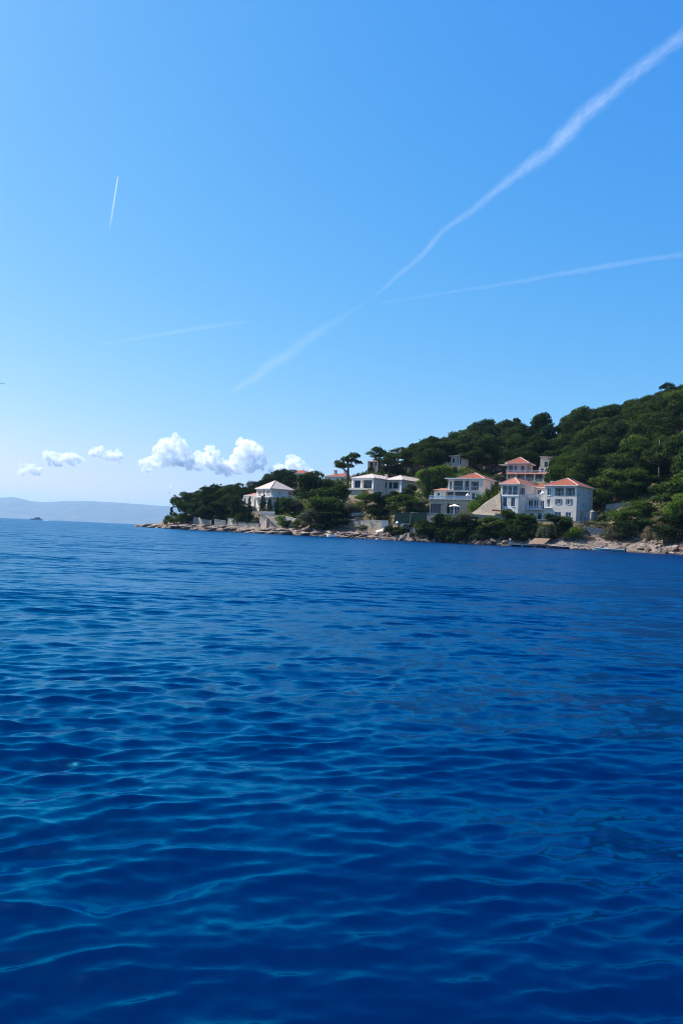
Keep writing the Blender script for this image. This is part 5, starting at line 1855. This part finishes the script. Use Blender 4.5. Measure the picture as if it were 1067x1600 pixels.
def yacht():
    d = 1350.0
    p = P(57.5, 811, d)
    o = empty("motor_yacht", Vector((p.x, d, 0)), math.radians(176), "motor yacht with dark upper decks crossing the open sea", "yacht")
    mb = MB()
    L, B = 21.0, 5.2
    hull_mesh(mb, L, B, 1.9, .8, 20, 2.2)
    hu = mb.build("hull", M['hull_white'], o)
    dk = MB()
    dk.box(-L / 2 + .2, 5.0, -B / 2 + .5, B / 2 - .5, 1.5, 1.85)
    dk.build("deck", M['boat_in'], o)

    def cabin(x0, x1, w0, z0, z1, rake, name, mat):
        m_ = MB()
        m_.add([(x0, -w0, z0), (x1, -w0 * .8, z0), (x1, w0 * .8, z0), (x0, w0, z0), (x0 + .3, -w0 * .9, z1), (x1 - rake, -w0 * .7, z1), (x1 - rake, w0 * .7, z1), (x0 + .3, w0 * .9, z1)],
               [(0, 3, 2, 1), (4, 5, 6, 7), (0, 1, 5, 4), (1, 2, 6, 5), (2, 3, 7, 6), (3, 0, 4, 7)])
        return m_.build(name, M[mat], o)
    cabin(-7.5, 5.6, 2.1, 1.855, 2.5, .9, "cabin", 'hull_white')
    cabin(-7.3, 4.6, 2.12, 2.505, 3.3, 1.4, "window_band", 'glass')
    cabin(-8.2, 3.6, 2.15, 3.305, 3.6, .4, "cabin_roof", 'hull_white')
    cabin(-5.5, 2.0, 1.7, 3.605, 4.7, 1.2, "flybridge", 'frame_dark')
    cabin(-6.0, .9, 1.9, 4.9, 5.1, .3, "hardtop", 'frame_dark')
    for x in (-5.2, .2):
        for y in (-1.4, 1.4):
            MB().tube([(x, y, 4.6), (x - .3, y, 4.91)], .08, 6).build("hardtop_post", M['steel'], o)
    MB().tube([(-4.2, 0, 5.1), (-5.0, 0, 6.6)], [.12, .05], 6).build("mast", M['steel'], o)
    MB().tube([(-8.5, 0, 3.6), (-10.2, 0, 5.6)], .06, 5).build("antenna", M['steel'], o)
    MB().tube([(5.0, -1.6, 2.5), (8.0, -1.1, 3.1), (10.2, 0, 3.4), (8.0, 1.1, 3.1), (5.0, 1.6, 2.5)], .04, 5).build("bow_rail", M['steel'], o)
    # wake
    w = MB()
    g = random.Random(4)
    for k in range(60):
        x = 9.5 + abs(g.gauss(0, 11))
        y = g.gauss(0, 1.0 + x * .05)
        r = g.uniform(.3, .9)
        w.add([(x - r, y, .05), (x, y - r * .6, .05), (x + r, y, .05), (x, y + r * .6, .05), (x, y, .05 + g.uniform(.15, .45))], [(0, 1, 4), (1, 2, 4), (2, 3, 4), (3, 0, 4)])
    wk = w.build("wake", M['foam'], None, loc=(p.x, d, 0), rz=math.radians(-4))
    tag(wk, "white foam wake trailing behind the motor yacht", "foam", kind="stuff")


yacht()


# ------------------------------------------------------------------ people
def sitting_person(loc, rz, label, s=1.0, top='red_cloth'):
    o = empty("person", loc, rz, label, "person")
    import bmesh
    me = bpy.data.meshes.new("body")
    J = {'pelvis': (0, 0, .12, .15), 'belly': (0, .02, .28, .135), 'chest': (0, .05, .48, .15), 'neck': (0, .04, .63, .055), 'head0': (0, .0, .70, .075), 'head1': (0, -.01, .80, .09), 'head2': (0, 0, .87, .06)}
    names = list(J)
    verts = [J[n][:3] for n in names]
    rad = [J[n][3] for n in names]
    edges = [(i, i + 1) for i in range(len(names) - 1)]

    def chain(start, pts):
        prev = start
        for (x, y, z, r) in pts:
            verts.append((x, y, z)); rad.append(r)
            edges.append((prev, len(verts) - 1)); prev = len(verts) - 1
    for q in (-1, 1):
        chain(0, [(q * .1, -.02, .11, .09), (q * .14, -.28, .34, .075), (q * .15, -.44, .42, .06), (q * .15, -.52, .22, .05), (q * .15, -.58, .03, .04), (q * .15, -.72, .02, .035)])
        chain(2, [(q * .18, .04, .53, .055), (q * .24, -.02, .36, .045), (q * .22, -.2, .27, .038), (q * .18, -.36, .36, .034), (q * .16, -.43, .39, .025)])
        hand = len(verts) - 1
        for f in range(4):
            chain(hand, [(q * (.13 + f * .02), -.47, .41 - .004 * f, .009), (q * (.13 + f * .02), -.51, .395, .008)])
        chain(hand, [(q * .12, -.42, .41, .01)])
    me.from_pydata(verts, edges, [])
    body = link_mesh("body", me, M['skin'], o)
    sk = body.modifiers.new("skin", 'SKIN')
    for i, r in enumerate(rad):
        me.skin_vertices[0].data[i].radius = (r, r)
    me.skin_vertices[0].data[0].use_root = True
    body.modifiers.new("sub", 'SUBSURF').levels = 1
    MB().tube([(0, .0, .03), (0, .02, .2), (0, .04, .42), (0, .05, .57), (0, .045, .61)], [.185, .17, .18, .15, .08], 12).build("shirt", M[top], o, True)
    MB().tube([(0, .0, .74), (0, .035, .82), (0, .02, .90), (0, .01, .925)], [.085, .105, .08, .02], 10).build("hair", M['hair'], o, True)
    o.scale = (s, s, s)
    return o


pp = on_ground(1062, shore_depth(1062) + 1.2)
sitting_person(pp + Vector((0, 0, .55)), .3, "person in red sitting on the boulders at the water", 1.05)
pp = on_ground(254, 309.5)
sitting_person(pp + Vector((0, 0, .3)), -.5, "person in red sitting on the bare rocks of the point", 1.05)


# ------------------------------------------------------------------ gull
def gull():
    p = P(-4.2, 600.4, 60)
    o = empty("gull", p, math.radians(10), "dark gull gliding in the sky far off the headland", "bird")
    MB().tube([(0, -.22, 0), (0, -.14, .01), (0, 0, .02), (0, .14, .01), (0, .24, 0)], [.01, .045, .06, .045, .015], 8).build("body", M['frame_dark'], o, True)
    for s in (-1, 1):
        mb = MB()
        a = [(s * .04, -.08, .03), (s * .3, -.1, .10), (s * .62, .02, .06)]
        b = [(s * .04, .06, .03), (s * .3, .03, .10), (s * .55, .06, .06)]
        up = Vector((0, 0, .012))
        vs = [Vector(q) for q in a + b] + [Vector(q) + up for q in a + b]
        mb.add(vs, [(0, 1, 4, 3), (1, 2, 5, 4), (6, 9, 10, 7), (7, 10, 11, 8), (0, 6, 7, 1), (1, 7, 8, 2), (3, 4, 10, 9), (4, 5, 11, 10), (2, 8, 11, 5)])
        mb.build("wing", M['frame_dark'], o)
    mb = MB()
    mb.add([(-.03, .2, 0), (.03, .2, 0), (.07, .34, 0), (-.07, .34, 0), (-.03, .2, .012), (.03, .2, .012), (.07, .34, .012), (-.07, .34, .012)],
           [(0, 3, 2, 1), (4, 5, 6, 7), (0, 1, 5, 4), (1, 2, 6, 5), (2, 3, 7, 6), (3, 0, 4, 7)])
    mb.build("tail", M['frame_dark'], o)


gull()


# ------------------------------------------------------------------ far island
def far_island():
    prof = [(-420, 806), (-200, 790), (-100, 782), (-40, 777), (0, 777.5), (20, 776.5), (32, 779), (50, 783.5), (75, 785), (100, 783), (140, 782.5), (175, 784), (205, 787), (270, 791), (330, 795), (420, 803), (520, 815), (640, 826), (760, 841)]
    us = np.linspace(-420, 760, 260)
    vv = np.interp(us, [p[0] for p in prof], [p[1] for p in prof])
    rows = [(14800, -.004), (14900, .03), (15300, .2), (15800, .45), (16400, .75), (17000, 1.0), (17800, .8), (19000, .3), (20000, -.01)]
    V = []
    for (d, k) in rows:
        for u, v in zip(us, vv):
            top = P(u, v, 17000).z
            q = P(u, v, d)
            n = mnoise.fractal(Vector((q.x * .0011, d * .0011, 2)), .8, 2.0, 5)
            z = max(top, 0) * k * (1 + (.22 * n if 0 < k < 1 else .03 * n)) - (3 if k < 0 else 0)
            V.append((q.x, d, z))
    me = np_mesh("far_island", np.array(V), grid_faces(len(rows), len(us)), smooth=True)
    o = link_mesh("far_island_hills", me, mat_noise('far_maquis', (0.03, 0.042, 0.03), (0.10, 0.10, 0.075), .004, .95))
    tag(o, "long low island on the horizon fading into blue haze", "hills", kind="structure")


far_island()


# ------------------------------------------------------------------ haze between the camera and the island
def haze():
    mb = MB()
    mb.box(-27500, 27500, -6000, 26800, -4.5, 640)
    m = bpy.data.materials.new("haze_air")
    m.use_nodes = True
    nt = m.node_tree
    nt.nodes.clear()
    out = N(nt, "ShaderNodeOutputMaterial")
    pv = N(nt, "ShaderNodeVolumePrincipled")
    pv.inputs["Color"].default_value = (0.42, 0.70, 1.0, 1)
    pv.inputs["Density"].default_value = HAZE
    pv.inputs["Anisotropy"].default_value = 0.3
    nt.links.new(pv.outputs[0], out.inputs["Volume"])
    o = mb.build("haze", m)
    tag(o, "pale blue sea haze filling the distance", "haze", kind="stuff")


HAZE = 4.4e-5
haze()


# ------------------------------------------------------------------ clouds and contrails, beyond and above the haze
def cloud_mat(name, dens, scale, lo, hi, aniso=0.35, stretch=None, fade=None):
    m = bpy.data.materials.new(name)
    m.use_nodes = True
    nt = m.node_tree
    nt.nodes.clear()
    out = N(nt, "ShaderNodeOutputMaterial")
    pv = N(nt, "ShaderNodeVolumePrincipled")
    pv.inputs["Color"].default_value = (1, 1, 1, 1)
    pv.inputs["Anisotropy"].default_value = aniso
    tc = N(nt, "ShaderNodeTexCoord")
    no = N(nt, "ShaderNodeTexNoise")
    no.inputs["Scale"].default_value = scale
    no.inputs["Detail"].default_value = 6
    no.inputs["Roughness"].default_value = 0.62
    src = tc.outputs["Object"]
    if stretch:
        mp = N(nt, "ShaderNodeMapping")
        mp.inputs["Scale"].default_value = stretch
        nt.links.new(src, mp.inputs["Vector"])
        src = mp.outputs[0]
    nt.links.new(src, no.inputs["Vector"])
    mr = N(nt, "ShaderNodeMapRange")
    mr.inputs["From Min"].default_value = lo
    mr.inputs["From Max"].default_value = hi
    mr.inputs["To Max"].default_value = dens
    nt.links.new(no.outputs["Fac"], mr.inputs["Value"])
    val = mr.outputs[0]
    if fade:                                     # thins out along its length (object x, metres)
        sp = N(nt, "ShaderNodeSeparateXYZ")
        nt.links.new(tc.outputs["Object"], sp.inputs[0])
        fr = N(nt, "ShaderNodeMapRange")
        fr.inputs["From Min"].default_value = fade[0]
        fr.inputs["From Max"].default_value = fade[1]
        fr.inputs["To Min"].default_value = fade[2]
        fr.inputs["To Max"].default_value = fade[3]
        nt.links.new(sp.outputs["X"], fr.inputs["Value"])
        mu = N(nt, "ShaderNodeMath", operation='MULTIPLY')
        nt.links.new(val, mu.inputs[0])
        nt.links.new(fr.outputs[0], mu.inputs[1])
        val = mu.outputs[0]
    nt.links.new(val, pv.inputs["Density"])
    nt.links.new(pv.outputs[0], out.inputs["Volume"])
    return m


CLOUD = cloud_mat('cumulus', .010, .0042, .46, .56, 0.1)


def cumulus(label, u, v_base, d, puffs, seed):
    """puffs: (du px, dv px above the base, radius px)"""
    import bmesh
    B_ = P(u, v_base, d)
    k = d / F_PX
    g = random.Random(seed)
    bm = bmesh.new()
    for (du, dv, r) in puffs:
        for q in range(7):
            rr = r * k * g.uniform(.55, .9) * (1.2 if q == 0 else .85)
            off = Vector((g.gauss(0, .42), g.gauss(0, .42), g.gauss(.05, .36))) * r * k if q else Vector((0, 0, 0))
            c = Vector((du * k, 0, dv * k)) + off
            mat = Matrix.Translation(c) @ Matrix.Diagonal((rr, rr, rr * .85, 1))
            bmesh.ops.create_icosphere(bm, subdivisions=2, radius=1.0, matrix=mat)
    me = bpy.data.meshes.new("cloud")
    bm.to_mesh(me); bm.free()
    o = link_mesh("cloud", me, CLOUD, loc=B_)
    rm = o.modifiers.new("union", 'REMESH')
    rm.mode = 'VOXEL'
    rm.voxel_size = 36
    for nm_, size, st in (("billow", 300, 300), ("curl", 95, 150)):
        tx = bpy.data.textures.new(nm_ + str(seed), 'CLOUDS')
        tx.noise_scale = size
        tx.noise_depth = 3
        dm = o.modifiers.new(nm_, 'DISPLACE')
        dm.texture = tx
        dm.texture_coords = 'LOCAL'
        dm.strength = st
        dm.mid_level = .5
    tag(o, label, "cloud")


cumulus("smallest ragged cloud low over the left of the far island", 45, 736, 30000, [(-12, 2, 8), (-2, 6, 9), (8, 2, 9), (16, 0, 6)], 1)
cumulus("long low cloud beside the smallest ragged cloud", 98, 720, 30000, [(-20, 6, 9), (-9, 4, 10), (4, 2, 10), (15, 1, 10), (25, 0, 7)], 2)
cumulus("small rounded cloud between the long low cloud and the towering cloud", 168, 716, 30000, [(-17, 7, 9), (-7, 8, 10), (4, 3, 9), (14, 3, 9), (22, 2, 6)], 3)
cumulus("towering irregular cloud with ragged flat left foot", 255, 727, 30000, [(-30, 0, 10), (-16, 4, 13), (-6, 20, 14), (6, 34, 15), (14, 42, 10), (20, 24, 15), (28, 10, 15), (2, 8, 13)], 4)
cumulus("rounded middle cloud joining the two tallest clouds", 320, 732, 30100, [(-24, 6, 13), (-8, 10, 16), (4, 18, 14), (14, 8, 15), (26, 2, 11)], 5)
cumulus("tall bright cloud with grey-blue shaded side", 380, 736, 30000, [(-24, 2, 12), (-10, 10, 15), (0, 26, 17), (10, 36, 15), (20, 30, 12), (12, 14, 17), (24, 12, 11)], 6)
cumulus("broad cloud rising behind the orange-roofed ridge house", 457, 742, 30200, [(-24, 6, 12), (-8, 10, 12), (6, 14, 14), (18, 10, 14), (28, 2, 11), (0, -4, 16)], 7)
cumulus("faint cloud scrap above the point", 267, 768, 30000, [(-2, 2, 4), (3, 8, 4)], 8)


def contrail(label, pts, alt, dens, seed, fade=None, noise=.009, lo=.36, hi=.66, wob=.10):
    """pts: (u, v, width px); each pixel direction meets the flight level"""
    W = []
    for (u, v, w) in pts:
        q = P(u, v, 1000.0)
        Y = 1000.0 * (alt - CAM_H) / (q.z - CAM_H)
        W.append((P(u, v, Y), w * Y / F_PX / 2))
    o0, o1 = W[0][0], W[-1][0]
    ax = (o1 - o0).normalized()
    quat = ax.to_track_quat('X', 'Z')
    inv = quat.inverted()
    g = random.Random(seed)
    pp, rr = [], []
    n = 10
    for i in range(len(W) - 1):
        for k in range(n + (i == len(W) - 2)):
            t = k / n
            p = inv @ (W[i][0].lerp(W[i + 1][0], t) - o0)
            r = W[i][1] * (1 - t) + W[i + 1][1] * t
            s = i + t
            p += Vector((0, mnoise.noise(Vector((s * 1.7, seed, 0))), mnoise.noise(Vector((s * 1.7, seed, 5))))) * r * wob * 3
            pp.append(p)
            rr.append(r * (1 + wob * 2 * mnoise.noise(Vector((s * 3.1, seed, 9)))))
    L = (o1 - o0).length
    f = (0, L, fade[0], fade[1]) if fade else None
    root = empty("contrail", o0, 0, label, "contrail")
    root.rotation_mode = 'QUATERNION'
    root.rotation_quaternion = quat
    for j, (nm_, fr_, dk) in enumerate((("outer_veil", 1.25, .30), ("inner_veil", .85, .45), ("core", .45, .55))):
        mb = MB()
        mb.tube(pp, [r * fr_ for r in rr], 14)
        me = mb.mesh("contrail_" + nm_, True)
        if sum((fc.center - Vector(pp[len(pp) // 2])).yz.dot(fc.normal.yz) for fc in me.polygons[len(pp) // 2 * 14:len(pp) // 2 * 14 + 14]) < 0:
            me.flip_normals()
        link_mesh(nm_, me, cloud_mat("contrail_ice_%d_%d" % (seed, j), dens * dk, noise * (1 + .35 * j), lo, hi, .2, (.4, 1, 1), f), root)


contrail("broad bright contrail rising steeply to the upper sky", [(588, 461, 5), (625, 428, 9), (660, 398, 10), (690, 362, 10), (740, 327, 12), (800, 277, 17), (860, 235, 24), (905, 185, 27), (960, 140, 23), (1010, 98, 22), (1066, 58, 26), (1130, 8, 30)], 9500, .00105, 1, (.32, 1.0))
contrail("faint broken contrail lower end spreading above the villas", [(362, 613, 8), (400, 588, 16), (450, 553, 20), (500, 517, 18), (545, 489, 10), (585, 463, 5)], 9400, .00022, 2, (.9, .7), lo=.42, hi=.66)
contrail("long thin contrail crossing gently to the right", [(596, 474, 4), (680, 460, 5), (760, 448, 6), (850, 433, 8), (940, 417, 10), (1067, 397, 9), (1150, 386, 9)], 10500, .0011, 3, (.5, 1.0))
contrail("soft short contrail slanting over the left sea", [(160, 538, 3), (200, 531, 5), (270, 520, 7), (330, 510, 8), (385, 503, 5)], 10200, .00055, 4, (.8, .9))
contrail("small sharp contrail tapering downward high at the left", [(185, 276, 2.2), (181, 300, 2.8), (176, 332, 3.2), (171, 362, 3.2)], 11000, .0045, 5, (1.0, .0), noise=.004, lo=.1, hi=.5, wob=.03)
contrail("barely visible thin contrail low at the left", [(0, 578, 5), (60, 579, 6), (130, 579, 5), (205, 583, 4)], 10000, .00016, 6, (1, .8))
